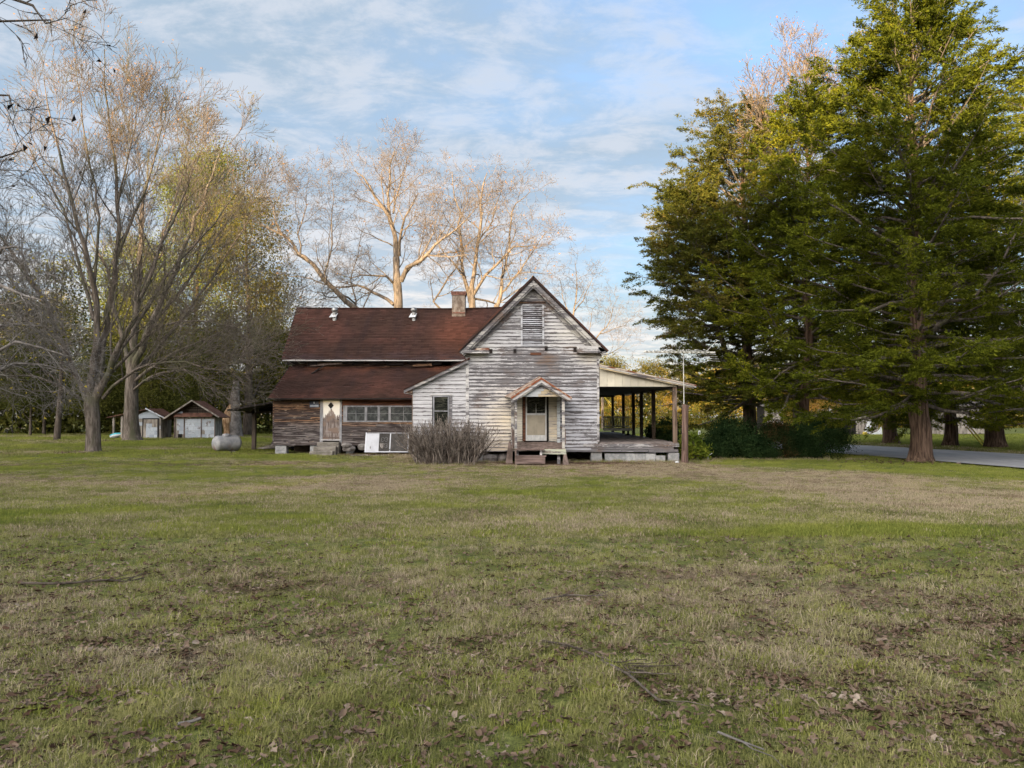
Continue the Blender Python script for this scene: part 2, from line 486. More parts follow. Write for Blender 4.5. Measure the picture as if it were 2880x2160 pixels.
# red-brown asphalt shingles
m, n = mat('red_brown_shingle', .95, .1)
rr_ = n.math('FRACT', n.math('ADD', n.rand, n.isl))
x, y, z = n.sep(n.pos)
st = n.noise(n.mul3(n.pos, (.45, .45, .5)), 1, 4, .55)
run = n.noise(n.mul3(n.pos, (1.6, .3, .3)), 1, 4, .55)
c = n.mix(n.smooth(st, .38, .66), (.046, .026, .020), (.078, .037, .028))
c = n.mix(n.math('MULTIPLY', n.smooth(run, .45, .72), .55), c, (.032, .021, .021))
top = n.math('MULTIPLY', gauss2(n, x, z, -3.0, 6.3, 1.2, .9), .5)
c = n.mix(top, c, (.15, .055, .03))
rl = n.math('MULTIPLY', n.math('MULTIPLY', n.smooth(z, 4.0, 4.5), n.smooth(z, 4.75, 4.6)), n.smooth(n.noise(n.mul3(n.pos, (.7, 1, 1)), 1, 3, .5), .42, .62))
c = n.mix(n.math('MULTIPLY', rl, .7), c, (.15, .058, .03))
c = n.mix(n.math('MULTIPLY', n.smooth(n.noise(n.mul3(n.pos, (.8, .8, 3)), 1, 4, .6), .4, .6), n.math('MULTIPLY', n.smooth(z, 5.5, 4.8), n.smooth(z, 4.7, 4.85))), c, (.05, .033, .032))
v = n.math('ADD', n.math('ADD', .58, n.math('MULTIPLY', rr_, .40)), n.math('MULTIPLY', n.noise(n.mul3(n.pos, (.35, 11, 11)), 1, 3, .6), .42))
c = n.vmath('MULTIPLY', c, n.comb(v, v, v))
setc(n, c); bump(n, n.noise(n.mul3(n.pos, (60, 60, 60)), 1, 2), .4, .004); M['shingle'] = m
M['tar'] = two('black_tar_paper', (.012, .011, .011), (.035, .028, .025), (3, 3, 9))
M['roofdeck'] = two('dark_roof_deck', (.05, .025, .02), (.09, .04, .03), (3, 3, 9))
M['void'] = two('dark_inner_wall', (.012, .011, .010), (.022, .019, .017), (2, 2, 2))
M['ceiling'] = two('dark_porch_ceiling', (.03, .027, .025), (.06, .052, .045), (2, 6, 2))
M['floorb'] = two('grey_floor_board', (.15, .125, .115), (.27, .235, .215), (5, 1, 8), bmp=.4)
M['brownboard'] = two('brown_weathered_board', (.10, .075, .062), (.23, .175, .15), (4, 4, 1.3), bmp=.5)
M['brownh'] = two('brown_step_board', (.10, .072, .062), (.23, .17, .15), (1.4, 5, 14), bmp=.5)
M['greyroof'] = two('grey_board_roof', (.07, .06, .05), (.16, .14, .12), (3, 3, 3))
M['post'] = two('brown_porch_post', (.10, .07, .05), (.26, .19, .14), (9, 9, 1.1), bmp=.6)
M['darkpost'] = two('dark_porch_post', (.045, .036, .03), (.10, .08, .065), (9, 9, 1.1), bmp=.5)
M['pole'] = two('red_brown_pole', (.075, .048, .038), (.19, .130, .105), (26, 26, .9), bmp=.8)
M['block'] = two('grey_concrete_block', (.25, .26, .26), (.38, .38, .37), (7, 7, 7), bmp=.4)
M['concrete'] = two('stained_concrete', (.13, .12, .10), (.25, .23, .20), (3, 3, 6), bmp=.4)
M['stone'] = two('rough_field_stone', (.13, .12, .11), (.28, .26, .245), (6, 6, 6), bmp=.7)
M['frame'] = two('grey_painted_frame', (.17, .175, .185), (.30, .30, .31), (6, 6, 3), bmp=.2)
M['screenframe'] = two('grey_white_screen_door_frame', (.36, .37, .36), (.50, .50, .48), (8, 8, 3), bmp=.1)
M['whitealu'] = two('white_aluminium', (.46, .48, .52), (.56, .58, .62), (3, 3, 3), rough=.4, bmp=0)
M['tandoor'] = two('tan_door_panel', (.29, .26, .20), (.36, .325, .25), (3, 3, 2), bmp=.1)
M['glass'] = None
m, n = mat('dusty_dark_pane', .25, .5)
f = n.noise(n.mul3(n.pos, (3.5, 3.5, 3.5)), 1, 5, .6, 1.2)
setc(n, n.mix(n.smooth(f, .4, .75), (.030, .034, .034), (.105, .112, .108))); M['glass'] = m
m, n = mat('dark_reflective_pane', .12, .6)
f = n.noise(n.mul3(n.pos, (3, 3, 14)), 1, 4, .6, .6)
setc(n, n.mix(n.smooth(f, .45, .7), (.012, .014, .012), (.07, .07, .05))); M['glass2'] = m
M['screen'] = two('dark_insect_screen', (.045, .043, .04), (.075, .07, .066), (4, 4, 4), bmp=0)
m, n = mat('scraped_door_paint', .7, .25)
x, y, z = n.sep(n.pos)
jag = n.noise(n.mul3(n.pos, (16, 1, 1.2)), 1, 3, .6)
rise = n.math('MULTIPLY', n.math('POWER', 2.718, n.math('MULTIPLY', n.math('POWER', n.math('DIVIDE', n.math('SUBTRACT', x, -8.80), .15), 2.0), -1.0)), .38)
lim = n.math('ADD', n.math('ADD', 1.86, rise), n.math('MULTIPLY', n.math('SUBTRACT', jag, .5), .75))
k = n.smooth(n.math('SUBTRACT', z, lim), -.012, .012)
wd = n.mix(n.smooth(n.noise(n.mul3(n.pos, (14, 14, 2.2)), 1, 6, .6), .4, .65), (.13, .10, .085), (.30, .26, .235))
wd = n.mix(n.smooth(n.noise(n.mul3(n.pos, (2.5, 1, 3.5)), 1, 3, .5), .5, .6), wd, (.20, .145, .115))
setc(n, n.mix(k, wd, (.68, .67, .62))); bump(n, k, .4, .004); M['olddoor'] = m
m, n = mat('patched_old_stucco', .95, .1)
f = n.noise(n.mul3(n.pos, (5, 5, 3)), 1, 6, .65)
setc(n, n.mix(n.smooth(f, .38, .66), (.14, .105, .08), (.30, .255, .21))); bump(n, f, .7, .02); M['stucco'] = m
M['brick'] = two('weathered_brick', (.12, .055, .04), (.24, .13, .10), (8, 8, 8), bmp=.4)
M['galv'] = two('galvanised_metal', (.25, .25, .24), (.42, .42, .40), (9, 9, 9), rough=.38, bmp=0)
M['galv'].node_tree.nodes['Principled BSDF'].inputs['Metallic'].default_value = .7
M['rustroof'] = two('rusty_tin_roof', (.14, .045, .022), (.42, .36, .29), (1.6, 5, 5), rough=.6, lo=.42, hi=.56)
M['rustedge'] = two('rusty_tin_edge', (.20, .065, .03), (.45, .36, .27), (3, 5, 9), rough=.6, lo=.5, hi=.62)
M['rust'] = two('rusty_sheet', (.055, .027, .02), (.13, .068, .048), (3, 3, 3), rough=.7)
m, n = mat('faded_white_sheet', .6, .3)
f = n.noise(n.mul3(n.pos, (3, 3, 3)), 1, 6, .7, .5)
c = n.mix(n.smooth(n.math('ADD', f, n.math('MULTIPLY', n.rand, .12)), .6, .74), n.mix(n.rand, (.26, .30, .35), (.46, .51, .56)), (.16, .13, .12))
setc(n, c); M['sheet'] = m
M['greywood'] = two('grey_barn_board', (.13, .115, .10), (.33, .30, .26), (5, 5, 1), bmp=.5)
m, n = mat('dull_silver_tank_paint', .6, .3)
f = n.noise(n.mul3(n.pos, (3, 3, 3)), 1, 6, .65)
x, y, z = n.sep(n.pos)
c = n.mix(n.smooth(f, .35, .65), (.23, .235, .245), (.36, .36, .355))
ru = n.math('MULTIPLY', n.smooth(n.noise(n.mul3(n.pos, (5, 5, 2)), 1, 5, .65), .46, .66), n.smooth(z, .55, .15))
c = n.mix(ru, c, (.26, .17, .13))
setc(n, c); n.b.inputs['Metallic'].default_value = .1; M['tank'] = m
M['white'] = two('chalky_white_plastic', (.45, .47, .48), (.58, .60, .61), (6, 6, 6), bmp=0)
M['teal'] = two('turquoise_plastic', (.05, .30, .36), (.09, .42, .48), (4, 4, 4), rough=.4, bmp=0)
M['black'] = two('black_cast_iron', (.012, .012, .012), (.03, .028, .027), (9, 9, 9), rough=.6, bmp=0)
M['swingw'] = two('grey_swing_wood', (.42, .41, .38), (.56, .54, .50), (7, 7, 7), bmp=.3)
M['antenna'] = two('dull_aluminium_rod', (.5, .5, .46), (.68, .67, .6), (4, 4, 4), rough=.4, bmp=0)
M['signdark'] = two('dark_blue_grey_sign', (.03, .035, .05), (.055, .06, .08), (6, 6, 6), rough=.4, bmp=0)
M['signlight'] = two('grey_blue_sign_band', (.14, .17, .22), (.20, .23, .28), (6, 6, 6), rough=.4, bmp=0)
M['signink'] = two('pale_sign_print', (.45, .47, .5), (.55, .56, .58), (6, 6, 6), rough=.5, bmp=0)
M['yellow'] = two('yellow_guy_guard', (.55, .42, .06), (.65, .5, .1), (4, 4, 4), bmp=0)
M['asphalt'] = two('pale_worn_asphalt', (.28, .29, .305), (.37, .375, .385), (1.2, .25, 1), rough=.9, lo=.3, hi=.7)
M['roadline'] = two('worn_road_paint', (.28, .27, .24), (.42, .42, .40), (1.2, 2.5, 1), rough=.8, bmp=0)

def bark(name, a, b, sc=(9, 9, 1.6), bmp=.8, moss=None):
    m, n = mat(name, .95, .05)
    f = n.noise(n.mul3(n.pos, sc), 1, 6, .65, .4)
    c = n.mix(n.smooth(f, .36, .66), a, b)
    if moss: c = n.mix(n.smooth(n.noise(n.mul3(n.pos, (1.3, 1.3, .6)), 1, 3, .5), .5, .65), c, moss)
    setc(n, c); bump(n, f, bmp, .03); return m
M['bark_grey'] = bark('grey_bark', (.065, .055, .045), (.175, .15, .128), moss=(.09, .088, .058))
M['bark_pecan'] = bark('tan_grey_bark', (.085, .07, .055), (.23, .19, .15))
M['bark_cedar'] = bark('red_brown_stringy_bark', (.045, .030, .022), (.165, .112, .082), (12, 12, .9), 1.0)
M['bark_dark'] = bark('dark_bark', (.05, .042, .034), (.12, .10, .082))
M['twig_pale'] = bark('pale_grey_twigs', (.11, .10, .092), (.22, .205, .19), (3, 3, 3), .2)
M['twig_shrub'] = bark('grey_brown_stems', (.055, .042, .034), (.30, .26, .22), (9, 9, 2.2), .3)
M['torn'] = bark('torn_tan_wood', (.18, .105, .055), (.44, .31, .19), (6, 6, 2), 1.0)

def foliage(name, cols, trans=.25, scale=.35, rough=.7):
    """leaf material: colour by clump position and by leaf"""
    m = bpy.data.materials.new(name); m.use_nodes = True
    n = NT(m.node_tree)
    g = n.new('ShaderNodeNewGeometry'); oi = n.new('ShaderNodeObjectInfo')
    f = n.noise(n.mul3(g.outputs['Position'], (1, 1, 1)), scale, 4, .6)
    f = n.math('ADD', n.math('MULTIPLY', n.math('SUBTRACT', f, .5), 1.7), .5)
    f = n.math('ADD', f, n.math('MULTIPLY', n.math('SUBTRACT', g.outputs['Random Per Island'], .5), .55))
    f = n.math('ADD', f, n.math('MULTIPLY', n.math('SUBTRACT', oi.outputs['Random'], .5), .35), clamp=True)
    c = n.ramp(f, [(i / (len(cols) - 1), c_) for i, c_ in enumerate(cols)])
    d = n.new('ShaderNodeBsdfDiffuse'); n.put(d.inputs[0], c)
    t = n.new('ShaderNodeBsdfTranslucent'); n.put(t.inputs[0], c)
    mx = n.new('ShaderNodeMixShader'); mx.inputs[0].default_value = trans
    n.l.new(d.outputs[0], mx.inputs[1]); n.l.new(t.outputs[0], mx.inputs[2])
    o = n.new('ShaderNodeOutputMaterial'); n.l.new(mx.outputs[0], o.inputs[0])
    return m
M['cedar'] = foliage('cedar_sprays', [(.030, .040, .007), (.074, .090, .010), (.125, .142, .014), (.22, .205, .020)], .3, .30)
M['cedar2'] = foliage('bronze_cedar_sprays', [(.036, .046, .010), (.078, .088, .016), (.125, .115, .022), (.19, .12, .035)], .3, .30)
M['hedge'] = foliage('dark_hedge_leaves', [(.008, .020, .008), (.018, .036, .013), (.036, .060, .020)], .1, 1.1)
M['hedge_brown'] = foliage('dead_brown_hedge_leaves', [(.010, .022, .008), (.018, .030, .010), (.030, .034, .012), (.12, .062, .03)], .1, 1.1)
M['laurel'] = foliage('yellow_green_leaves', [(.05, .085, .014), (.11, .15, .02), (.22, .24, .03)], .3, 1.5)
M['pine'] = foliage('yellow_green_pine_needles', [(.055, .075, .014), (.11, .13, .020), (.19, .20, .028)], .3, .25)
M['olive'] = foliage('olive_autumn_leaves', [(.045, .048, .014), (.10, .095, .022), (.16, .135, .03), (.22, .15, .035)], .3, .22)
M['woods'] = foliage('dark_woods_leaves', [(.030, .036, .012), (.070, .078, .020), (.14, .135, .032)], .2, .18)
M['gold'] = foliage('golden_autumn_leaves', [(.08, .095, .018), (.18, .16, .03), (.33, .22, .04), (.42, .22, .06)], .35, .25)
M['orangeleaf'] = foliage('sparse_orange_leaves', [(.20, .10, .03), (.34, .17, .05), (.42, .24, .07)], .35, 1.0)
M['yellowleaf'] = foliage('sparse_yellow_leaves', [(.22, .19, .03), (.38, .30, .06)], .35, 1.0)
M['blackleaf'] = foliage('dark_dead_leaves', [(.012, .010, .010), (.035, .028, .025)], .1, 1.0)
M['litter'] = foliage('dead_brown_leaves', [(.045, .024, .016), (.09, .058, .040), (.17, .125, .092), (.36, .30, .24)], .1, 3.0)
M['grass'] = foliage('green_grass', [(.10, .114, .042), (.175, .187, .062), (.245, .25, .084), (.35, .33, .14)], .3, .6)
M['grass2'] = foliage('bright_green_grass', [(.12, .155, .038), (.21, .24, .052), (.31, .315, .08)], .35, .6)
M['straw'] = foliage('dry_tan_grass', [(.18, .137, .09), (.31, .25, .165), (.45, .38, .265), (.24, .23, .11)], .25, .6)

# lawn soil sheet: thatch, bare brown soil and green by the same patches as the tufts
m, n = mat('lawn_thatch', .95, .05)
at_ = n.new('ShaderNodeAttribute'); at_.attribute_name = 'patch'
ap = n.sep(at_.outputs['Vector'])
f1 = n.noise(n.mul3(n.pos, (6, 6, 6)), 1, 8, .7)
f2 = n.noise(n.mul3(n.pos, (38, 38, 38)), 1, 4, .7)
green = n.mix(n.smooth(f1, .35, .65), (.085, .10, .030), (.165, .185, .055))
dry = n.mix(n.smooth(f1, .35, .65), (.12, .088, .058), (.25, .195, .125))
c = n.mix(n.smooth(n.math('ADD', ap[0], n.math('MULTIPLY', n.math('SUBTRACT', f1, .5), .5)), .35, .65), dry, green)
c = n.mix(n.math('MULTIPLY', ap[1], .8), c, n.mix(n.smooth(f1, .4, .6), (.07, .04, .026), (.15, .088, .06)))
c = n.mix(n.smooth(f2, .34, .56, .75, 0.0), c, (.022, .018, .011))
setc(n, c); bump(n, n.math('ADD', f1, f2), .8, .03); M['lawn'] = m

# ------------------------------------------------------------------ lawn and road
def patchf(x, y):
    """1 = green, 0 = dry tan"""
    x = np.asarray(x, float); y = np.asarray(y, float)
    g = fbm(x * .22 + 3, y * .30 + 9, 21, 5)
    g2 = fbm(x * 1.1, y * 1.3, 4, 3)
    v = .5 + (g - .5) * 2.6 + (g2 - .5) * .55
    v = v + 1.1 * sst(y + 1.1 * x, 38.3, 40.3) * sst(x, 6, 8)                   # lush strip by the cedars
    v = v - .30 * sst(x, -9, 4) * sst(y, 13, 19) * (1 - sst(y + 1.1 * x, 36.5, 39)) # drier towards the middle right
    v = v + .45 * sst(-x, 8.5, 12) * sst(y, 31.5, 33.5)                        # left side beyond the bare strip
    v = v + .18 * (1 - sst(y, 7, 13))
    return np.clip(v, 0, 1)

def bare(x, y):
    """0..1 brown bare soil and leaf mould"""
    x = np.asarray(x, float); y = np.asarray(y, float)
    w = fbm(x * .7, y * .7, 33, 3) - .5
    a = np.exp(-((y - 29.8 - .06 * (x + 15) + w * 2.5) / 1.5) ** 2) * sst(-x, 6, 9)       # reddish strip, left
    b = np.exp(-(((x + 12.2) / 2.2) ** 2 + ((y - 37.4) / 1.4) ** 2 + w))                   # by the awning
    for cx, cy, s_ in ((-20.3, 37, 2.4), (-24.8, 50, 2.6), (16.8, 31.4, .8), (-7, 36.6, 2.6), (-1, 30.7, 3.0), (3.6, 30.6, 2.8)):
        b = b + .9 * np.exp(-(((x - cx) / s_) ** 2 + ((y - cy) / (s_ * .45)) ** 2))
    c = .55 * sst(fbm(x * .8 + 7, y * 1.1 + 2, 51, 4), .60, .74) * (1 - sst(y, 9, 15))
    return np.clip(a * .75 + b + c, 0, 1)

gx = np.concatenate([np.linspace(-260, -60, 12), np.linspace(-55, -32, 24), np.arange(-31, 31.1, .35), np.linspace(32, 60, 24), np.linspace(70, 260, 12)])
gy = np.concatenate([np.linspace(-90, -5, 10), np.arange(-1, 3.5, .5), np.arange(3.6, 48, .35), np.linspace(48.5, 75, 40), np.linspace(80, 420, 20)])
XX, YY = np.meshgrid(gx, gy)
ZZ = gz(XX, YY)
V = np.stack([XX, YY, ZZ], -1).reshape(-1, 3); nx = len(gx); ny = len(gy)
ii = (np.arange(ny - 1)[:, None] * nx + np.arange(nx - 1)[None, :]).ravel()
lawn = obj_np('lawn', V, [np.stack([ii, ii + 1, ii + nx + 1, ii + nx], 1)], M['lawn'], smooth=True)
ca = lawn.data.attributes.new('patch', 'FLOAT_VECTOR', 'POINT')
pv = np.zeros((len(V), 3), np.float32); pv[:, 0] = patchf(V[:, 0], V[:, 1]); pv[:, 1] = bare(V[:, 0], V[:, 1])
ca.data.foreach_set('vector', pv.ravel())
props(lawn, 'wide patchy lawn of green and dry tan grass in front of the house', None, None, 'structure')

near_edge = [(23, -2), (22, 6), (20.9, 12), (19.4, 20), (18, 27), (16.1, 35.9), (13.7, 43.5), (11.0, 50), (5.2, 60), (-5, 72), (-22, 84), (-45, 94)]
far_edge = [(31, -2), (30, 6), (28.7, 13), (27.3, 21), (26, 28.5), (24.1, 36.8), (21.2, 47.0), (17.0, 55.5), (10.3, 66), (-1, 78), (-19, 91), (-43, 102)]
ne = crv([(a, b, 0) for a, b in near_edge], 90); fe = crv([(a, b, 0) for a, b in far_edge], 90)
def strip(name, A, B, z, m_, parent=None, nz=6):
    t = np.linspace(0, 1, nz)[None, :, None]
    P = A[:, None, :] * (1 - t) + B[:, None, :] * t
    P[..., 2] = gz(P[..., 0], P[..., 1]) * 0 + z + np.maximum(0, .3 * (1 - sst(P[..., 1], 4, 22))) + .03
    V = P.reshape(-1, 3); k = nz; mm = len(A)
    ii = (np.arange(mm - 1)[:, None] * k + np.arange(k - 1)[None, :]).ravel()
    return obj_np(name, V, [np.stack([ii, ii + 1, ii + k + 1, ii + k], 1)], m_, parent, True)
road = strip('road', ne, fe, .03, M['asphalt'])
props(road, None, None, None, 'structure')
strip('edge_line', ne * .95 + fe * .05, ne * .935 + fe * .065, .034, M['roadline'], road, 2)
strip('edge_line', ne * .05 + fe * .95, ne * .065 + fe * .935, .034, M['roadline'], road, 2)
strip('centre_line', ne * .512 + fe * .488, ne * .498 + fe * .502, .034, M['roadline'], road, 2)

# ------------------------------------------------------------------ farmhouse
H = root('farmhouse', (-1.5, 36, 0), 'old farmhouse with peeling white clapboards, front gable and red-brown shingle roof', 'house')
YF = 31.5        # front wall plane
YW = 37.5        # wall plane of the long rear wing
F0 = .44         # bottom of the siding

def clap(parent, mt, O, U, N, ul, ur, z0, z1, pitch, opens=(), th=.030, joints=.6, rough=0., minlen=.25, name='clapboard', seedj=0):
    """lap boards as single objects. ul(z), ur(z): ends; opens: (u0,u1,z0,z1)"""
    O = Vector(O); U = Vector(U); N = Vector(N); z = z0
    r = random.Random(1000 + seedj); oc = origin_of(parent)
    while z < z1 - .02:
        h = min(pitch, z1 - z)
        zm = z + h / 2
        segs = [(ul(z), ur(z), ul(z + h), ur(z + h))]
        for (a, b, c, d) in opens:
            if c < zm < d:
                ns = []
                for (s0, s1, t0, t1) in segs:
                    if s0 < a < s1: ns.append((s0, a, t0, a))
                    if s0 < b < s1: ns.append((b, s1, b, t1))
                    if not (s0 < a < s1 or s0 < b < s1) and not (a <= s0 and s1 <= b): ns.append((s0, s1, t0, t1))
                segs = ns
        for (s0, s1, t0, t1) in segs:
            if s1 - s0 < .04: continue
            cuts = [0]
            L = s1 - s0
            if L > 2.2 and r.random() < joints: cuts.append(r.choice([.28, .4, .5, .62, .74]) + r.uniform(-.05, .05))
            if L > 4.5 and r.random() < joints * .4: cuts = [0, r.uniform(.25, .4), r.uniform(.6, .75)]
            cuts.append(1)
            for c0, c1 in zip(cuts[:-1], cuts[1:]):
                a0 = s0 + (s1 - s0) * c0 + (.003 if c0 else 0); a1 = s0 + (s1 - s0) * c1
                b0 = t0 + (t1 - t0) * c0 + (.003 if c0 else 0); b1 = t0 + (t1 - t0) * c1
                m_ = max(2, int((a1 - a0) / .35) + 2)
                ph = r.uniform(0, 9); am = .0035 + rough
                P = []
                tip = r.uniform(-.004, .008) + rough * r.uniform(-.3, 1) + (.018 if r.random() < .07 else 0)
                for i in range(m_):
                    f = i / (m_ - 1); ub = a0 + (a1 - a0) * f; ut = b0 + (b1 - b0) * f
                    wv = am * math.sin(ph + ub * 2.3) + am * .6 * math.sin(ph * 2 + ub * 6.1) + rough * .4 * r.uniform(-1, 1)
                    nn = th + tip + am * .8 * math.sin(ph + ub * 1.7)
                    for (uu, zz, n_) in ((ub, z - .012 + wv, 0), (ub, z - .012 + wv, nn), (ut, z + h + .004, .008), (ut, z + h + .004, 0)):
                        P.append(O + U * uu + Vector((0, 0, zz)) + N * n_)
                F = []
                for i in range(m_ - 1):
                    for k in range(4):
                        k2 = (k + 1) % 4
                        F.append((i * 4 + k, i * 4 + k2, i * 4 + 4 + k2, i * 4 + 4 + k))
                F += [(3, 2, 1, 0), tuple((m_ - 1) * 4 + k for k in range(4))]
                me = bpy.data.meshes.new(name)
                me.from_pydata([tuple(np.array(p) - oc) for p in P], [], F); me.update()
                link_mesh(name, me, mt, parent)
        z += h

XL, XR = -1.79, 3.51
PK = (.87, 7.42)                       # gable apex under the roof
def gl(z): return max(XL, PK[0] - (PK[1] - z)) if z > 4.6 else XL
def gr(z): return min(XR, PK[0] + (PK[1] - z)) if z > 4.6 else XR
vent = (.36, 1.32, 4.72, 6.47)
door = (.49, 1.48, .80, 2.86)
# backing walls
wf = MB().prism([(XL, F0), (XR, F0), (XR, 4.72), (PK[0], PK[1]), (XL, 4.72)], YF, YF + .12).build('front_gable_wall', M['void'], H)
clap(wf, M['siding'], (0, YF, 0), (1, 0, 0), (0, -1, 0), gl, gr, F0, 7.30, .147, [vent, door], th=.038, joints=.55, rough=.001, seedj=1)
ell_l, ell_r = -4.06, -1.79
def ell_top(x): return 2.99 + (x + 4.30) * .475
we = MB().prism([(ell_l, F0), (ell_r - .002, F0), (ell_r - .002, ell_top(ell_r)), (ell_l, ell_top(ell_l))], YF + .006, YF + .12).build('side_room_wall', M['void'], H)
ewin = (-3.27, -2.55, 1.28, 2.71)
clap(we, M['ell'], (0, YF, 0), (1, 0, 0), (0, -1, 0), lambda z: ell_l if z < 3.1 else max(ell_l, -4.30 + (z - 2.99) / .475), lambda z: ell_r - .08, F0, 4.10, .16, [ewin], joints=.2, rough=.0015, seedj=2)
WL, WR = -11.6, -4.06
ww = MB().prism([(WL, F0), (WR, F0), (WR, 2.76), (WL, 2.76)], YW, YW + .1).build('wing_wall', M['void'], H)
wdoor = (-9.34, -8.28, F0 - .1, 2.80); wwin = (-8.20, -4.06, 1.60, 2.34)
clap(ww, M['rough'], (0, YW, 0), (1, 0, 0), (0, -1, 0), lambda z: WL, lambda z: WR, F0, 2.34, .115, [wdoor, wwin], th=.034, joints=.8, rough=.006, seedj=3)
for a, b in ((WL, -9.34), (-8.28, WR)):
    clap(ww, M['rough'] if a == WL else M['browntop'], (0, YW, 0), (1, 0, 0), (0, -1, 0), lambda z, a=a: a, lambda z, b=b: b, 2.34, 2.72, .125, [], th=.034, joints=.7, rough=.006, seedj=4)
# other walls (left flank of the wing, back, inner side under the porch)
MB().box(WL, WL + .1, YW + .1, 46.0, F0, 2.76).build('flank_wall', M['rough'], H)
MB().prism([(WL + .02, 2.76), (WR, 2.76), (WR, 4.9), (WL + .02, 4.9)], 40.45, 40.55).build('upper_wall', M['rough'], H)
MB().poly([(WL + .05, 40.5, 2.76), (WL + .05, 46, 2.76), (WL + .05, 46, 4.9), (WL + .05, 43.15, 7.75), (WL + .05, 40.5, 4.9)], [(0, 1, 2, 3, 4)]).build('wing_end_wall', M['rough'], H)
MB().box(WL, XL, 46.0, 46.1, F0, 4.9).build('rear_wall', M['rough'], H)
sw = MB().box(XR - .1, XR, YF + .12, 50.5, F0, 4.72).build('porch_side_wall', M['void'], H)
sc_ = MB()
zz = F0
while zz < 4.6:
    sc_.poly([(XR + .03, YF + .12, zz), (XR + .03, 50.5, zz), (XR + .006, 50.5, zz + .15), (XR + .006, YF + .12, zz + .15)], [(0, 1, 2, 3)]); zz += .147
props(sc_.build('clapboards', M['siding'], sw), None, None, None, 'stuff')
MB().box(XL, XL + .1, 36, 50.5, 2.7, 4.72).build('inner_wall', M['void'], H)
MB().prism([(XL, F0), (XR, F0), (XR, 4.72), (PK[0], PK[1]), (XL, 4.72)], 50.4, 50.5).build('rear_gable_wall', M['rough'], H)
MB().box(ell_l, ell_l + .08, YF + .12, YW, F0, 3.1).build('side_room_flank', M['brownboard'], H)
MB().box(-4.09, -4.062, YF - .03, YF + .06, F0 - .02, 3.08).build('corner_board', M['post'], H)
MB().box(XL - .10, XL + .03, YF - .055, YF - .002, F0 - .01, 4.42).build('corner_board', M['trim'], H)
MB().box(XR - .03, XR + .06, YF - .05, YF + .10, F0 + .35, 4.45).build('corner_board', M['trim'], H)
MB().box(WL - .04, WL + .02, YW - .05, YW + .05, F0 - .03, 2.72).build('corner_board', M['rough'], H)
MB().box(XL, XR, YF + .16, 50.3, .50, .60).build('floor_deck', M['void'], H)
MB().box(WL + .1, XL, YW + .15, 45.9, .50, .60).build('floor_deck', M['void'], H)
MB().box(WL + .3, 3.3, 40.0, 40.1, -.1, .42).build('crawlspace_wall', two('brown_crawl_wall', (.03, .022, .014), (.075, .055, .035), (2, 2, 2)), H)

# shingled wing roofs: deck + tabs
tabme = {}
def shingle_roof(nm, A, B, C, D, exposure, tabw, n_obj, rgen):
    """A,B = lower edge left/right, C,D = upper right/left"""
    A, B, C, D = map(Vector, (A, B, C, D))
    dk = MB(); NS = 10
    def sag(f, t): return Vector((0, 0, -(.075 * math.sin(math.pi * f) + .022 * math.sin(9 * f + 1)) * (.35 + .65 * abs(2 * t - 1))))
    for s in range(NS):
        f0, f1 = s / NS, (s + 1) / NS
        dk.slab(A.lerp(B, f0) + sag(f0, 0), A.lerp(B, f1) + sag(f1, 0), D.lerp(C, f1) + sag(f1, 1), D.lerp(C, f0) + sag(f0, 1), .05)
    deck = dk.build(nm, M['roofdeck'], H)
    up = ((D - A) + (C - B)) / 2; Ls = up.length; up.normalize(); across = (B - A).normalized(); nrm = across.cross(up).normalized()
    rows = int(Ls / exposure); oc = Vector(origin_of(H)); rest = MB(); made = 0
    key = (tabw, exposure)
    if key not in tabme:
        w, e = tabw - .006, exposure + .03
        me = bpy.data.meshes.new('shingle')
        P = [(0, 0, 0), (w, 0, 0), (w, e, 0), (0, e, 0), (0, 0, .024), (w, 0, .024), (w, e, .004), (0, e, .004)]
        me.from_pydata(P, [], [(3, 2, 1, 0), (4, 5, 6, 7), (0, 1, 5, 4), (1, 2, 6, 5), (2, 3, 7, 6), (3, 0, 4, 7)]); me.update()
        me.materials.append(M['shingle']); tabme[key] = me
    rm = Matrix((across, up, nrm)).transposed().to_4x4()
    for j in range(rows + 1):
        v = j * exposure
        f = min(1, v / Ls); l = A.lerp(D, f); r_ = B.lerp(C, f); wd = (r_ - l).length
        nn = int(wd / tabw); off = (tabw * .5 if j % 2 else 0)
        for i in range(nn + (0 if j % 2 == 0 else 0)):
            p = l + across * (i * tabw + off * .999 + rgen.uniform(-.004, .004)) + nrm * (.003 + rgen.uniform(0, .005)) + up * rgen.uniform(-.007, .007)
            p = p + sag(min(1, (i + .5) / nn), f) + nrm * .004
            if rgen.random() < .006: continue
            if made < n_obj:
                o = bpy.data.objects.new('shingle', tabme[key]); COL.objects.link(o); o.parent = deck
                o.matrix_local = Matrix.Translation(p - oc) @ rm; made += 1
            else:
                q = [p + across * a + up * b + nrm * c for a, b, c in ((0, 0, 0), (tabw - .006, 0, 0), (tabw - .006, exposure + .03, 0), (0, exposure + .03, 0), (0, 0, .024), (tabw - .006, 0, .024), (tabw - .006, exposure + .03, .004), (0, exposure + .03, .004))]
                rest.poly([tuple(t) for t in q], [(4, 5, 6, 7), (0, 1, 5, 4), (1, 2, 6, 5), (3, 0, 4, 7)])
    props(rest.build('shingles', M['shingle'], deck), None, None, None, 'stuff')
    return deck
ra = random.Random(5)
low = shingle_roof('lean_to_roof', (-11.78, 37.08, 2.72), (-3.2, 37.08, 2.74), (-1.9, 40.45, 4.50), (-11.72, 40.45, 4.46), .135, .305, 290, ra)
upr = shingle_roof('wing_roof', (-12.0, 39.95, 4.83), (-1.2, 39.95, 4.83), (-.2, 43.1, 7.95), (-12.12, 43.1, 7.93), .135, .305, 0, ra)
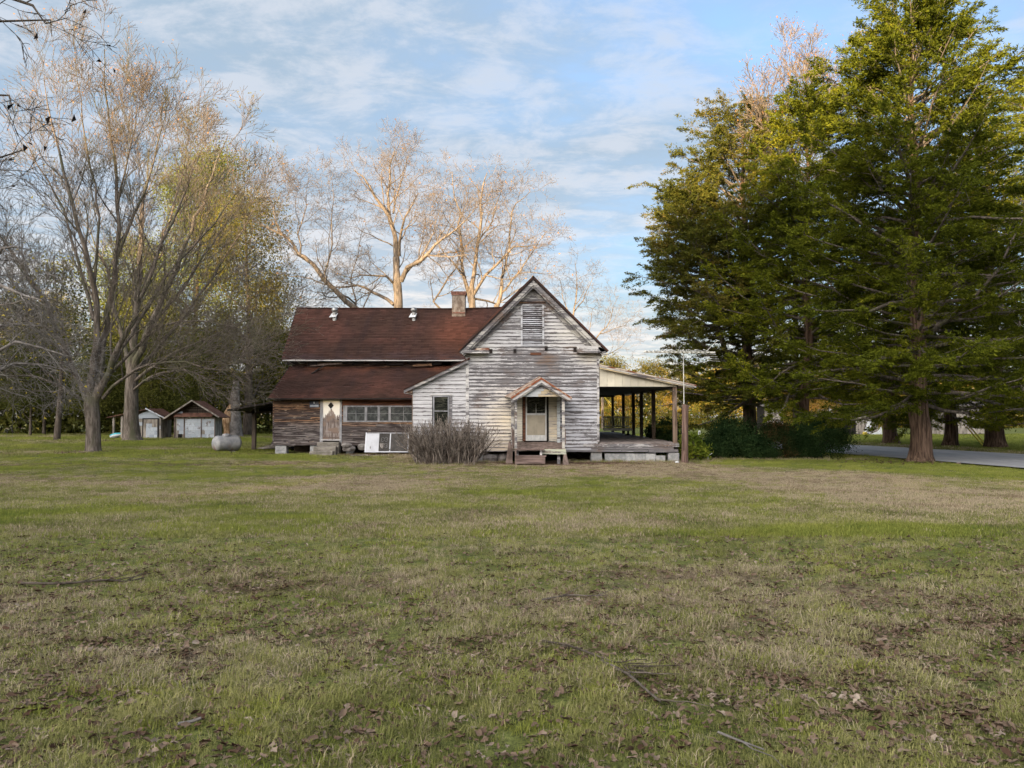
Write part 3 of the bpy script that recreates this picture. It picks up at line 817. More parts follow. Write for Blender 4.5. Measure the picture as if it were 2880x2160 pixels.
MB().slab((-12.12, 43.12, 7.82), (-.2, 43.12, 7.84), (-1.2, 46.4, 4.7), (-12.0, 46.4, 4.7), .05).build('wing_roof_back', M['roofdeck'], H)
rc = MB()
for s in range(10):
    z0, z1 = [7.955 - (.075 * math.sin(math.pi * f) + .022 * math.sin(9 * f + 1)) for f in (s / 10, (s + 1) / 10)]
    rc.beam((-12.12 + s * 1.19, 43.1, z0), (-12.12 + (s + 1) * 1.19, 43.1, z1), .22, .04)
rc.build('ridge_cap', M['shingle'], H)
# eave boards, torn tar paper between the two roofs
MB().beam((-11.95, 39.97, 4.745), (-2.2, 39.97, 4.745), .03, .07).build('eave_board', M['trim'], H)
for i in range(9):
    x0 = -11.6 + i * 1.05 + ra.uniform(-.2, .2); w = ra.uniform(.5, 1.15)
    zt = 4.74 - ra.uniform(0, .08)
    MB().hexa([(x0, 40.28, zt - ra.uniform(.14, .26)), (x0 + w, 40.26, zt - ra.uniform(.12, .26)), (x0 + w, 40.30, zt - .14), (x0, 40.32, zt - .14), (x0, 40.22, zt), (x0 + w, 40.22, zt - .02), (x0 + w, 40.26, zt), (x0, 40.26, zt)]).build('torn_tar_strip', M['tar'], H)
MB().beam((-10.6, 40.30, 4.50), (-8.9, 40.25, 4.62), .03, .10).build('loose_board', M['brownboard'], H)
MB().beam((-5.2, 40.24, 4.50), (-4.2, 40.24, 4.54), .03, .16).build('loose_board', M['rough'], H)
MB().beam((-10.35, 39.6, 4.02), (-9.85, 40.1, 4.45), .16, .02).build('torn_tar_strip', M['tar'], H)
MB().beam((-11.8, 37.05, 2.68), (-4.3, 37.05, 2.69), .03, .06).build('eave_board', M['tar'], H)
MB().beam((-11.78, 37.1, 2.68), (-11.73, 40.4, 4.40), .03, .08).build('verge_board', M['tar'], H)
MB().beam((-12.0, 40.0, 4.77), (-12.12, 43.1, 7.87), .03, .10).build('verge_board', M['tar'], H)

# main gable roof
RY0, RY1 = 31.10, 50.9
ex = 3.06
pk = (PK[0], 7.58)
def rp(s, dx, y, dn=0): return (pk[0] + s * dx - s * 0, y, pk[1] - dx - dn)
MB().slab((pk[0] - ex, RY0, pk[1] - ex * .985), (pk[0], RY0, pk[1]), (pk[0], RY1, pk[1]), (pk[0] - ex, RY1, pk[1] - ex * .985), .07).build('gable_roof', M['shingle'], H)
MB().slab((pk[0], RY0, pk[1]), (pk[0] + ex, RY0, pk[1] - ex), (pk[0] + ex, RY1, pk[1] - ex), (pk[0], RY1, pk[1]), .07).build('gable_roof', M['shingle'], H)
ox = .0
for s in (-1, 1):
    a = Vector((pk[0], 0, pk[1])); d = Vector((s, 0, -.992)).normalized(); nr = Vector((-s * .992, 0, -1)).normalized()
    nr = Vector((-s * .7, 0, -.7)); L = ex / d.x * s
    def band(o0, o1, y0, y1, name, mt, L=L):
        p0 = a + nr * o0; p1 = a + nr * o1; e0 = a + d * abs(L) + nr * o0; e1 = a + d * abs(L) + nr * o1
        p0 = Vector((pk[0], 0, pk[1] - o0 * 1.414)); p1 = Vector((pk[0], 0, pk[1] - o1 * 1.414))
        poly = [(p0.x, p0.z), (p1.x, p1.z), (e1.x, e1.z), (e0.x, e0.z)]
        if s > 0: poly = [(p0.x, p0.z), (p1.x, p1.z), (e1.x, e1.z), (e0.x, e0.z)]
        else: poly = poly[::-1]
        MB().prism(poly if s > 0 else poly, y0, y1).build(name, mt, H)
    band(.072, .13, RY0 + .01, RY0 + .05, 'verge_trim', M['tar'])
    band(.132, .27, RY0 + .03, RY0 + .075, 'rake_board', M['rake'])
    band(.272, .345, RY0 + .09, RY0 + .13, 'rake_moulding', M['rake'])
    band(.347, .50, YF - .075, YF - .035, 'frieze_board', M['rake'])
    band(.29, .31, RY0 + .13, YF - .036, 'rake_soffit', M['rake'])
# cornice returns
MB().box(-2.12, -.93, RY0 + .02, YF - .03, 4.42, 4.53).build('cornice_return', M['trim'], H)
MB().hexa([(-1.52, RY0 + .0, 4.535), (-.92, RY0 + .0, 4.535), (-.92, YF - .03, 4.56), (-1.52, YF - .03, 4.56), (-1.42, RY0 + .02, 4.61), (-.97, RY0 + .02, 4.63), (-.92, YF - .03, 4.66), (-1.52, YF - .03, 4.66)]).build('rusty_flashing', M['rustroof'], H)
MB().box(2.66, 3.50, RY0 + .02, YF - .03, 4.43, 4.70).build('cornice_return', M['trim'], H)
MB().hexa([(3.52, RY0 + .03, 4.44), (3.86, RY0 + .03, 4.52), (3.86, YF - .03, 4.52), (3.52, YF - .03, 4.44), (3.52, RY0 + .03, 4.68), (3.72, RY0 + .03, 4.60), (3.72, YF - .03, 4.60), (3.52, YF - .03, 4.68)]).build('cornice_return', M['trim'], H)
for x0, z0 in ((-.92, 4.44), (.06, 4.44), (2.52, 4.50), (1.34, 4.56)):
    MB().box(x0, x0 + .12, YF - .075, YF - .0, z0, z0 + .17).build('bracket_stub', M['tar'], H)
MB().box(3.60, 3.74, YF - .05, YF + .1, 4.05, 4.12).build('bracket_stub', M['tar'], H)

# louvred vent
vw = MB()
vw.box(vent[0], vent[0] + .075, YF - .075, YF, vent[2], vent[3]).box(vent[1] - .075, vent[1], YF - .075, YF, vent[2], vent[3])
vw.box(vent[0] + .075, vent[1] - .075, YF - .072, YF, vent[3] - .075, vent[3]).box(vent[0] + .075, vent[1] - .075, YF - .072, YF, vent[2], vent[2] + .05)
vb = vw.build('louvred_vent', M['louvre'], H)
for i in range(19):
    z = vent[2] + .07 + i * .0845
    dz_ = ra.uniform(-.006, .006)
    MB().hexa([(vent[0] + .08, YF - .068, z + dz_), (vent[1] - .08, YF - .068, z - dz_), (vent[1] - .08, YF - .030, z + .036), (vent[0] + .08, YF - .030, z + .036),
               (vent[0] + .08, YF - .060, z + .014 + dz_), (vent[1] - .08, YF - .060, z + .014 - dz_), (vent[1] - .08, YF - .024, z + .052), (vent[0] + .08, YF - .024, z + .052)]).build('slat', M['louvre'], vb)
MB().box(vent[0] - .06, vent[1] + .06, YF - .09, YF - .0, vent[3] + .004, vent[3] + .09).build('vent_head', M['rough'], H)
MB().box(.75, 1.20, YF - .052, YF - .035, 4.36, 4.47).build('bare_patch_board', M['browntop'], H)

# side room roof (slopes down to the left)
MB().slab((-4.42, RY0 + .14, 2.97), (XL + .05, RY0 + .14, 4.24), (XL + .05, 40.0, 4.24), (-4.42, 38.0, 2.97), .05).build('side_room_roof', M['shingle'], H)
MB().prism([(-4.40, 2.80), (-1.80, 4.035), (-1.80, 4.17), (-4.40, 2.915)], RY0 + .17, RY0 + .21).build('rake_board', M['rake'], H)
MB().prism([(-4.36, 2.80), (-4.07, 2.80), (-4.07, 2.93)], RY0 + .24, YF).build('eave_end', M['post'], H)
MB().hexa([(-4.40, RY0 + .2, 2.79), (-4.07, YF - .01, 2.74), (-4.07, YW, 2.74), (-4.40, YW, 2.79), (-4.40, RY0 + .2, 2.81), (-4.07, YF - .01, 2.76), (-4.07, YW, 2.76), (-4.40, YW, 2.81)]).build('eave_soffit', M['trim'], H)
# side room window
def sash_window(x0, x1, z0, z1, y, pane, fr, mid, w=.055, parent=H, label=None):
    f = MB().box(x0, x0 + w, y - .06, y, z0, z1).box(x1 - w, x1, y - .06, y, z0, z1).box(x0 + w, x1 - w, y - .058, y, z1 - w, z1).box(x0 + w, x1 - w, y - .058, y, z0, z0 + w)
    fo = f.build('window', fr, parent)
    MB().box(x0 + w, x1 - w, y - .05, y - .01, mid - .02, mid + .02).build('meeting_rail', fr, fo)
    MB().box(x0 + w, x1 - w, y - .030, y - .024, mid + .021, z1 - w - .001).build('pane', pane, fo)
    MB().box(x0 + w, x1 - w, y - .022, y - .016, z0 + w + .001, mid - .021).build('pane', pane, fo)
    return fo
w1 = sash_window(ewin[0] + .04, ewin[1] - .02, ewin[2], ewin[3] - .01, YF - .012, M['glass2'], M['frame'], 2.07)
MB().box(ewin[1] - .018, ewin[1] + .10, YF - .046, YF - .034, 1.35, 2.66).build('window_trim', M['skirt'], H)
MB().box(ewin[0] - .06, ewin[1] + .10, YF - .066, YF - .036, 2.715, 2.76).build('window_head', M['trim'], H)

# wing window strip
wf2 = MB().box(-8.22, -8.02, YW - .055, YW, 1.56, 2.36).box(-8.02, -4.07, YW - .055, YW, 2.295, 2.36).box(-8.02, -4.07, YW - .060, YW, 1.56, 1.625).build('window', M['frame'], H)
xs = [-8.02, -7.16, -7.02, -6.56, -6.42, -6.02, -5.89, -4.07]
for a, b in ((-7.17, -7.05), (-6.54, -6.43), (-6.01, -5.90)): MB().box(a, b, YW - .05, YW - .002, 1.627, 2.293).build('mullion', M['frame'], wf2)
for a, b in ((-8.02, -7.17), (-7.05, -6.54), (-6.43, -6.01), (-5.90, -4.07)):
    cuts = [a, b] if b - a < .7 else ([a, (a + b) / 2, b] if b - a < 1.2 else [a, a + .62, a + 1.22, b])
    for c in cuts[1:-1]: MB().box(c - .009, c + .009, YW - .036, YW - .004, 1.627, 2.293).build('sash_bar', M['frame'], wf2)
    for c0, c1 in zip(cuts[:-1], cuts[1:]):
        MB().box(c0 + .010, c1 - .010, YW - .034, YW - .004, 1.968, 1.982).build('sash_bar', M['frame'], wf2)
        for z0, z1 in ((1.627, 1.967), (1.983, 2.293)):
            MB().box(c0 + .012, c1 - .012, YW - .022, YW - .016, z0, z1).build('pane', M['glass'], wf2)
# wing door with a diamond light
dl, dr, dz0, dz1 = -9.20, -8.39, .73, 2.72
for a, b in ((-9.34, -9.205), (-8.385, -8.28)): MB().box(a, b, YW - .06, YW + .01, .50, 2.73).build('door_frame', M['frame'], H)
cx_, cz_, q_ = -8.82, 2.365, .175
dm = MB()
ring = [(cx_, cz_ - q_), (cx_ + q_ * .85, cz_), (cx_, cz_ + q_), (cx_ - q_ * .85, cz_)]
outer = [(cx_, dz0), (dr, dz0), (dr, cz_), (dr, dz1), (cx_, dz1), (dl, dz1), (dl, cz_), (dl, dz0)]
pts = [(x, YW - .03, z) for x, z in ring] + [(x, YW - .03, z) for x, z in outer] + [(x, YW + .0, z) for x, z in ring]
dm.poly(pts, [(0, 4, 5, 6, 1), (1, 6, 7, 8, 2), (2, 8, 9, 10, 3), (3, 10, 11, 4, 0), (0, 1, 13, 12), (1, 2, 14, 13), (2, 3, 15, 14), (3, 0, 12, 15)])
dd_ = dm.build('door', M['olddoor'], H)
MB().poly([(x * 1.0, YW - .004, z) for x, z in ring] + [(x, YW - .002, z) for x, z in ring], [(0, 1, 2, 3), (7, 6, 5, 4)]).build('diamond_pane', M['black'], dd_)
for i in range(4):
    a = ring[i]; b = ring[(i + 1) % 4]
    MB().beam((a[0], YW - .036, a[1]), (b[0], YW - .036, b[1]), .012, .02, up=(0, 1, 0)).build('pane_trim', M['whitealu'], dd_)
MB().lathe((-8.45, YW - .05, 1.68), [(.022, -.02), (.03, 0), (.022, .02)], 10).build('door_knob', M['black'], dd_)
for z, hh in ((1.55, .02), (1.02, .025), (.80, .03)): MB().box(dl + .03, dr - .03, YW - .038, YW - .031, z, z + hh).build('door_rail', M['brownh'], dd_)
MB().box(-9.27, -8.32, YW - .10, YW - .031, .665, .72).build('threshold', M['trim'], H)
# concrete steps
for (x0, x1, y0, y1, z0, z1) in ((-9.36, -8.30, 36.95, 37.42, -.05, .60), (-9.42, -8.36, 36.55, 36.949, -.05, .40), (-9.50, -8.42, 36.15, 36.549, -.05, .20)):
    MB().box(x0, x1, y0, y1, z0, z1).build('concrete_step', M['concrete'], H, bevel=.02)
# piers
def pier(x0, x1, y0, y1, zt, n_=2, zb=-.05):
    h = (zt - zb) / n_
    for i in range(n_):
        MB().box(x0, x1, y0, y1, zb + i * h, zb + (i + 1) * h - .006).build('concrete_block', M['block'], H, bevel=.006)
pier(-11.52, -10.98, 37.5, 37.9, .42); pier(-9.84, -9.40, 37.55, 37.95, .42); pier(-8.1, -7.75, 37.6, 37.9, .42)
pier(3.23, 3.68, 31.55, 31.95, .42, 1); pier(6.38, 6.82, 31.45, 31.85, .36, 1)
pier(-4.0, -3.6, 31.7, 32.1, .42); pier(-1.6, -1.2, 31.7, 32.1, .42)
x = 3.80
for i in range(6):
    h = .33 if i < 5 else .24
    MB().box(x, x + .405, 31.52 + ra.uniform(0, .03), 31.72, -.05, h + ra.uniform(-.01, .01)).build('concrete_block', M['block'], H, bevel=.006)
    x += .414
pier(6.32, 6.74, 36.1, 36.5, .55, 2); pier(6.35, 6.77, 42.1, 42.5, .55, 2); pier(6.35, 6.77, 50.4, 50.8, .55, 2)
# foundation stones
def stone(c, s, seed, name='foundation_stone', parent=H, mt='stone'):
    r = random.Random(seed); m_ = MB(); k = 9; rings = 5; P = []
    ph = [r.uniform(.75, 1.15) for _ in range(k)]
    prof = [(.0, -.5), (.85, -.42), (1.0, .0), (.85, .38), (.45, .5)]
    for (rr_, hh) in prof:
        for i in range(k):
            t = 2 * math.pi * i / k; q = rr_ * ph[i] * r.uniform(.93, 1.07) + .001
            P.append((c[0] + s[0] * .5 * q * math.cos(t), c[1] + s[1] * .5 * q * math.sin(t), c[2] + s[2] * (hh + r.uniform(-.06, .06))))
    F = []
    for j in range(rings - 1):
        for i in range(k): F.append((j * k + i, j * k + (i + 1) % k, (j + 1) * k + (i + 1) % k, (j + 1) * k + i))
    F.append(tuple((rings - 1) * k + i for i in range(k)))
    return m_.poly(P, F).build(name, M[mt], parent)
for i, (px, py, w, h) in enumerate([(974, 1252, 30, 10), (982, 1262, 42, 12), (1020, 1257, 26, 14), (1042, 1260, 24, 12), (1052, 1268, 34, 8), (1098, 1268, 36, 9), (1076, 1256, 30, 16)]):
    p = at(px, py, 37.0 + .15 * (i % 3)); stone((p.x, p.y, p.z), (w / 58, .5, h / 58 * 1.3), i)
for i, (x, w) in enumerate(((-.9, .7), (-.35, .5))): stone((x, 31.8, .14), (w, .5, .36), 20 + i)

# chimney
c0, c1, cy0, cy1 = -3.34, -2.60, 42.55, 43.25
ch = MB().box(c0, c1, cy0, cy1, 7.0, 8.56).build('chimney', M['stucco'], H, bevel=.015)
for j in range(3):
    z = 8.562 + j * .07; e = .03 + .025 * min(j, 1)
    for i in range(4):
        w = (c1 - c0 + 2 * e) / 4
        MB().box(c0 - e + i * w, c0 - e + (i + 1) * w - .008, cy0 - e - ra.uniform(0, .008), cy0 + .12, z, z + .064).build('brick', M['brick'], ch)
        if j == 2 and i == 3: pass
    for s in (0, 1):
        xx = c0 - e if s == 0 else c1 + e - .1
        for i in range(2): MB().box(xx, xx + .1, cy0 + .125 + i * .32, cy0 + .435 + i * .32, z, z + .064).build('brick', M['brick'], ch)
for i in range(4): MB().box(c0 + .02 + i * .18, c0 + .19 + i * .18, cy0 - .03, cy0, 7.52 + ra.uniform(0, .04), 7.60 + ra.uniform(0, .03)).build('brick', M['brick'], ch)
# turbine vents
for x in (-9.80, -5.42):
    y = 42.35; z = 7.18
    tv = MB().lathe((x, y, z), [(.115, -.1), (.115, .34), (.13, .35), (.13, .38)], 16).build('roof_ventilator', M['galv'], H, smooth=False)
    tb = MB()
    for i in range(16):
        t = 2 * math.pi * i / 16; pr = []
        for j in range(7):
            ph_ = -1.15 + j * 2.3 / 6; r_ = .18 * math.cos(ph_ * .95); zz = z + .52 + .15 * math.sin(ph_)
            pr.append((r_, zz))
        for j in range(6):
            (r0, z0), (r1, z1) = pr[j], pr[j + 1]; w0 = .42
            tb.poly([(x + r0 * math.cos(t), y + r0 * math.sin(t), z0), (x + r0 * .93 * math.cos(t + w0), y + r0 * .93 * math.sin(t + w0), z0), (x + r1 * .93 * math.cos(t + w0), y + r1 * .93 * math.sin(t + w0), z1), (x + r1 * math.cos(t), y + r1 * math.sin(t), z1)], [(0, 1, 2, 3)])
    tb.build('turbine', M['galv'], tv)
    MB().slab((x - .26, y - .22, z + .10), (x + .10, y - .20, z + .12), (x + .16, y + .05, z + .36), (x - .16, y + .05, z + .36), .03).build('flashing', M['white'], tv)

# left awning on the flank
MB().slab((-14.15, 38.2, 2.18), (-11.65, 38.2, 2.62), (-11.65, 45.5, 2.62), (-14.15, 45.5, 2.18), .08).build('awning_roof', M['tar'], H)
MB().box(-14.0, -11.7, 40.3, 40.42, 1.98, 2.10).build('awning_beam', M['darkpost'], H)
MB().prism([(-13.3, 2.10), (-11.66, 2.10), (-11.66, 2.52), (-13.3, 2.24)], 40.44, 40.5).build('awning_gable', M['void'], H)
for y in (40.3, 44.8): MB().box(-13.62, -13.42, y, y + .18, .1, 2.22).build('awning_post', M['darkpost'], H)

# right porch
MB().slab((XR + .05, RY0 + .12, 3.97), (7.50, RY0 + .12, 3.13), (7.50, 51.6, 3.20), (XR + .05, 51.6, 4.02), .05).build('porch_roof', M['rustroof'], H)
MB().prism([(XR + .06, 3.85), (7.49, 3.01), (7.49, 3.065), (XR + .06, 3.91)][0:4], RY0 + .14, RY0 + .18).build('porch_fascia', M['porch_board'], H)
MB().prism([(XR + .06, 3.80), (7.40, 2.985), (7.40, 3.008), (XR + .06, 3.848)], RY0 + .16, RY0 + .20).build('porch_fascia_trim', M['yellowgable'], H)
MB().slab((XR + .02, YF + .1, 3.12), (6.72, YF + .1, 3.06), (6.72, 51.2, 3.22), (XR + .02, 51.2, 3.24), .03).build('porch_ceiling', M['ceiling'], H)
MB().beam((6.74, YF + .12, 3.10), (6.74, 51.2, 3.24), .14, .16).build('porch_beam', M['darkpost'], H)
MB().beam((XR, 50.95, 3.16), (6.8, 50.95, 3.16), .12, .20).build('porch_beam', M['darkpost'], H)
x = XR + .075
for i in range(10):
    w = .315; x1 = min(x + w, 6.74)
    zt0 = 3.82 - (x - XR) * .2115; zt1 = 3.82 - (x1 - XR) * .2115
    MB().prism([(x + .004, 3.07), (x1 - .004, 3.07), (x1 - .004, zt1), (x + .004, zt0)], YF - .03 + ra.uniform(-.004, .004), YF + .0).build('gable_panel', M['panel'], H)
    x = x1
MB().box(XR + .06, 6.76, YF + .0, YF + .04, 3.05, 3.20).build('panel_backing', M['void'], H)
MB().box(XR + .06, 6.72, YF + .04, 50.8, .70, .735).build('porch_floor_base', M['void'], H)
y = YF - .03; k = 0
while y < 50.9 and k < 130:
    MB().box(XR + .065, 6.79 + ra.uniform(-.015, .015), y, y + .142, .737, .775 + ra.uniform(-.003, .003)).build('floor_board', M['floorb'], H); y += .15; k += 1
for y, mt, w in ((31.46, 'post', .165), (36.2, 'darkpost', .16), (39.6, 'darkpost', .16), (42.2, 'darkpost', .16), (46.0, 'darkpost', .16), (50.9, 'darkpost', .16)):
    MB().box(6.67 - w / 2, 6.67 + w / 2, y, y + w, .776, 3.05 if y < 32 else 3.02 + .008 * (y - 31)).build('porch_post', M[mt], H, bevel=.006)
for (xa, xb, za, zb, yy, dz) in ((XR - .6, 6.82, .615, .735, -.05, 0), (XR - .28, 6.6, .50, .60, -.042, -.0), (2.2, 5.55, .405, .49, -.055, .0), (5.57, 6.78, .385, .505, -.046, .0)):
    MB().hexa([(xa, YF + yy, za), (xb, YF + yy, za + dz), (xb, YF + yy + .03, za + dz), (xa, YF + yy + .03, za), (xa, YF + yy, zb), (xb, YF + yy, zb - .006), (xb, YF + yy + .03, zb - .006), (xa, YF + yy + .03, zb)]).build('skirt_board', M['skirt'], H)
MB().box(XR, 6.78, YF - .012, YF + .03, .40, .70).build('skirt_backing', M['void'], H)

# front entry porch
YP = 29.95
def fz(y): return .61 + (y - YP) * .135
pxl, pxr = .13, 2.06
for i in range(9):
    w = (pxr - pxl) / 9; x = pxl + i * w
    z0, z1 = fz(YP - .03), fz(YF - .06); j = ra.uniform(-.008, .008)
    MB().hexa([(x + .004, YP - .03, z0 - .03 + j), (x + w - .004, YP - .03, z0 - .03 + j), (x + w - .004, YF - .06, z1 - .03), (x + .004, YF - .06, z1 - .03), (x + .004, YP - .03, z0 + j), (x + w - .004, YP - .03, z0 + j), (x + w - .004, YF - .06, z1), (x + .004, YF - .06, z1)]).build('entry_floor_board', M['brownboard'], H)
for x, y, w, mt, zt in ((.15, YP, .10, 'porch_board', 2.62), (2.0, YP, .11, 'porch_board', 2.62), (.02, YF - .16, .12, 'porch_board', 2.74), (1.90, YF - .16, .13, 'bluegable', 2.74)):
    MB().box(x - w / 2, x + w / 2, y - w / 2 + .03, y + w / 2, fz(y) + .001 - (.15 if y > 31 else .0), zt).build('entry_post', M[mt], H, bevel=.004)
ap = (1.14, 3.36); hw = 1.19; sl = .66
for s in (-1, 1):
    e = (ap[0] + s * hw, ap[1] - hw * sl)
    p = [(ap[0], YP - .22, ap[1]), (e[0], YP - .22, e[1]), (e[0] + (-.26 if s < 0 else 0), YF - .03, e[1] + (.10 if s < 0 else .06)), (ap[0] - .02, YF - .03, ap[1] + .14)]
    if s < 0: p = [p[1], p[0], p[3], p[2]]
    MB().slab(*p, .03).build('entry_roof', M['rustroof'], H)
    ins = (ap[0] + s * (hw - .02), ap[1] - (hw - .02) * sl)
    poly = [(ap[0], ap[1] - .04), (ap[0], ap[1] - .20), (ins[0], ins[1] - .19), (ins[0], ins[1] - .035)]
    MB().prism(poly if s > 0 else poly[::-1], YP - .20, YP - .165).build('entry_rake_board', M['trim'], H)
    poly = [(ap[0], ap[1] - .0), (ap[0], ap[1] - .075), (ins[0], ins[1] - .07), (ins[0], ins[1] + .005)]
    MB().prism(poly if s > 0 else poly[::-1], YP - .235, YP - .203).build('rusty_roof_edge', M['rustedge'], H)
    poly = [(ap[0], ap[1] - .205), (ap[0], ap[1] - .27), (ins[0] - s * .09, ins[1] - .19), (ins[0], ins[1] - .195)]
    MB().prism(poly if s > 0 else poly[::-1], YP - .16, YP - .12).build('entry_rake_trim', M['porch_board'], H)
    for rr_ in (0, 1):   # standing ribs of the tin
        yy = YP - .2 + rr_ * .62
        MB().beam((ap[0], yy + .2, ap[1] + .012), (e[0], yy + .2, e[1] + .012), .03, .02).build('roof_rib', M['rustroof'], H)
def rz(x, d=.215): return ap[1] - abs(x - ap[0]) * sl - d
z = 2.625; i = 0
xm = [1.02, 1.13, 1.25, 1.36, 1.2]
while z < 3.06:
    h = .105
    lim = (ap[1] - .22 - (z + h * .6)) / sl
    l0, r0 = max(pxl - .04, ap[0] - (ap[1] - .22 - z) / sl), min(pxr + .06, ap[0] + (ap[1] - .22 - z) / sl)
    l1, r1 = max(l0, ap[0] - max(.02, (ap[1] - .22 - z - h)) / sl), min(r0, ap[0] + max(.02, (ap[1] - .22 - z - h)) / sl)
    mx_ = xm[i % 5] if i < 4 else None
    y0 = YP - .03
    if mx_ and l1 < mx_ < r1:
        MB().prism([(l0, z), (mx_ - .003, z), (mx_ - .003, z + h - .006), (l1, z + h - .006)], y0, y0 + .03).build('gable_clapboard', M['bluegable'], H)
        MB().prism([(mx_, z), (r0, z), (r1, z + h - .006), (mx_, z + h - .006)], y0 - .004, y0 + .03).build('gable_clapboard', M['yellowgable'], H)
    else: MB().prism([(l0, z), (r0, z), (r1, z + h - .006), (l1, z + h - .006)], y0, y0 + .03).build('gable_clapboard', M['bluegable'], H)
    z += h; i += 1
MB().prism([(pxl - .04, 2.61), (pxr + .06, 2.61), (pxr + .0, 2.75), (ap[0], 3.12), (pxl, 2.75)], YP + .005, YP + .03).build('gable_backing', M['void'], H)
for xx in (pxl, pxr): MB().beam((xx, YP + .04, 2.68), (xx, YF - .05, 2.68), .08, .12).build('entry_beam', M['porch_board'], H)
MB().box(pxl + .05, pxr - .05, YP + .04, YF - .05, 2.745, 2.76).build('entry_ceiling', M['void'], H)
# boards inside the alcove: narrower cream siding either side of the door
al = MB().box(.16, 1.86, YF - .062, YF - .052, .86, 2.74).build('alcove_wall', M['void'], H)
clap(al, M['alcove'], (0, YF - .062, 0), (1, 0, 0), (0, -1, 0), lambda z: .16, lambda z: 1.84, .86, 2.74, .105, [(.42, 1.50, .5, 2.9)], th=.018, joints=0, seedj=9)
# screen door in front of a tan panel door
x0, x1, z0, z1 = .56, 1.41, .86, 2.84
MB().box(.44, .555, YF - .12, YF - .063, .84, 2.86).build('door_casing', M['browntop'], H)
MB().box(1.412, 1.485, YF - .12, YF - .063, .84, 2.86).build('door_casing', M['void'], H)
sd = MB().box(x0, x0 + .055, YF - .13, YF - .10, z0, z1).box(x1 - .055, x1, YF - .13, YF - .10, z0, z1).box(x0 + .055, x1 - .055, YF - .13, YF - .10, z1 - .07, z1).box(x0 + .055, x1 - .055, YF - .13, YF - .10, 1.90, 1.98).box(x0 + .055, x1 - .055, YF - .13, YF - .10, z0, z0 + .06).build('screen_door', M['screenframe'], H)
MB().box(x0 + .056, x1 - .056, YF - .125, YF - .105, z0 + .061, z0 + .23).build('kick_panel', M['screenframe'], sd)
MB().box(x0 + .056, x1 - .056, YF - .118, YF - .112, 1.981, z1 - .071).build('upper_screen', M['glass2'], sd)
MB().box(x0 + .056, x1 - .056, YF - .118, YF - .112, z0 + .231, 1.899).build('lower_screen', M['tandoor'], sd)
for (a, b, c, d) in ((x0 + .12, x0 + .38, 1.15, 1.6), (x1 - .38, x1 - .12, 1.15, 1.6)):
    MB().box(a, b, YF - .124, YF - .119, c, d).build('door_panel', M['tandoor'], sd)
MB().box(.97, .99, YF - .124, YF - .119, 1.985, 2.35).build('window_bar', M['screenframe'], sd)
# steps, braces, broken boards
MB().box(.14, 1.24, YP - .26, YP - .035, .555, .595).build('step_tread', M['brownh'], H)
MB().box(.12, 1.30, YP - .62, YP - .30, .325, .365).build('step_tread', M['brownh'], H)
MB().box(.16, 1.26, YP - .60, YP - .57, .06, .318).build('step_riser', M['brownh'], H)
MB().box(.11, .17, YP - .55, YP - .02, .02, .55).build('step_stringer', M['brownboard'], H)
MB().box(1.08, 1.16, YP - .24, YP - .05, .32, .55).build('step_stringer', M['trim'], H)
MB().hexa([(1.14, YP - .065, .40), (2.10, YP - .065, .385), (2.10, YP - .035, .385), (1.14, YP - .035, .40), (1.13, YP - .065, .585), (2.09, YP - .065, .585), (2.09, YP - .035, .585), (1.13, YP - .035, .585)]).build('entry_skirt_board', M['greenboard'], H)
for xx in (.2, 1.82): MB().box(xx - .06, xx + .06, YP + .1, YP + .2, -.02, .58).build('entry_leg', M['skirt'], H)
MB().hexa([(1.95, YP - .3, 0), (2.19, YP - .28, 0), (2.20, YP - .25, 0), (1.96, YP - .27, 0), (2.0, YP - .03, .40), (2.09, YP - .02, .46), (2.1, YP + .02, .46), (2.0, YP + .01, .40)]).build('broken_brace', M['brownboard'], H)
MB().hexa([(-.26, YP + .6, -.02), (.02, YP + .6, -.02), (.02, YP + .65, -.02), (-.26, YP + .65, -.02), (-.13, YF - .1, .84), (.03, YF - .1, .80), (.03, YF - .06, .80), (-.13, YF - .06, .84)]).build('leaning_board', M['brownboard'], H)
for k in range(5):
    xx = -.06 + .03 * k
    MB().beam((xx + .1, YP + .12 + k * .22, fz(YP) + .02), (xx + .08 + ra.uniform(-.03, .03), YP + .10 + k * .22, 1.40 - .05 * k), .03, .035).build('baluster', M['brownboard'], H)
MB().beam((.08, YP + .05, 1.38), (.02, YF - .1, 1.50), .05, .05).build('hand_rail', M['porch_board'], H)
for k in range(6):
    MB().beam((2.05 + ra.uniform(-.03, .06), YP + .0 + k * .1, .7 + ra.uniform(0, .2)), (2.03 + ra.uniform(-.05, .10), YP + k * .15, 1.05 + ra.uniform(0, .4)), .03, .035).build('broken_baluster', M['brownboard'], H)
MB().beam((2.06, YP + .0, 1.32), (1.98, YF - .15, 1.42), .06, .05).build('hand_rail', M['post'], H)

def gp(px, py):
    """ground point seen at a photo pixel"""
    Y = 10.0
    for _ in range(60):
        p = at(px, py, Y)
        g = G(p.x, p.y)
        d = CZ - g; s = (CZ - p.z) / Y
        Y = .5 * Y + .5 * (d / max(s, 1e-4))
    p = at(px, py, Y); p.z = G(p.x, p.y); return p

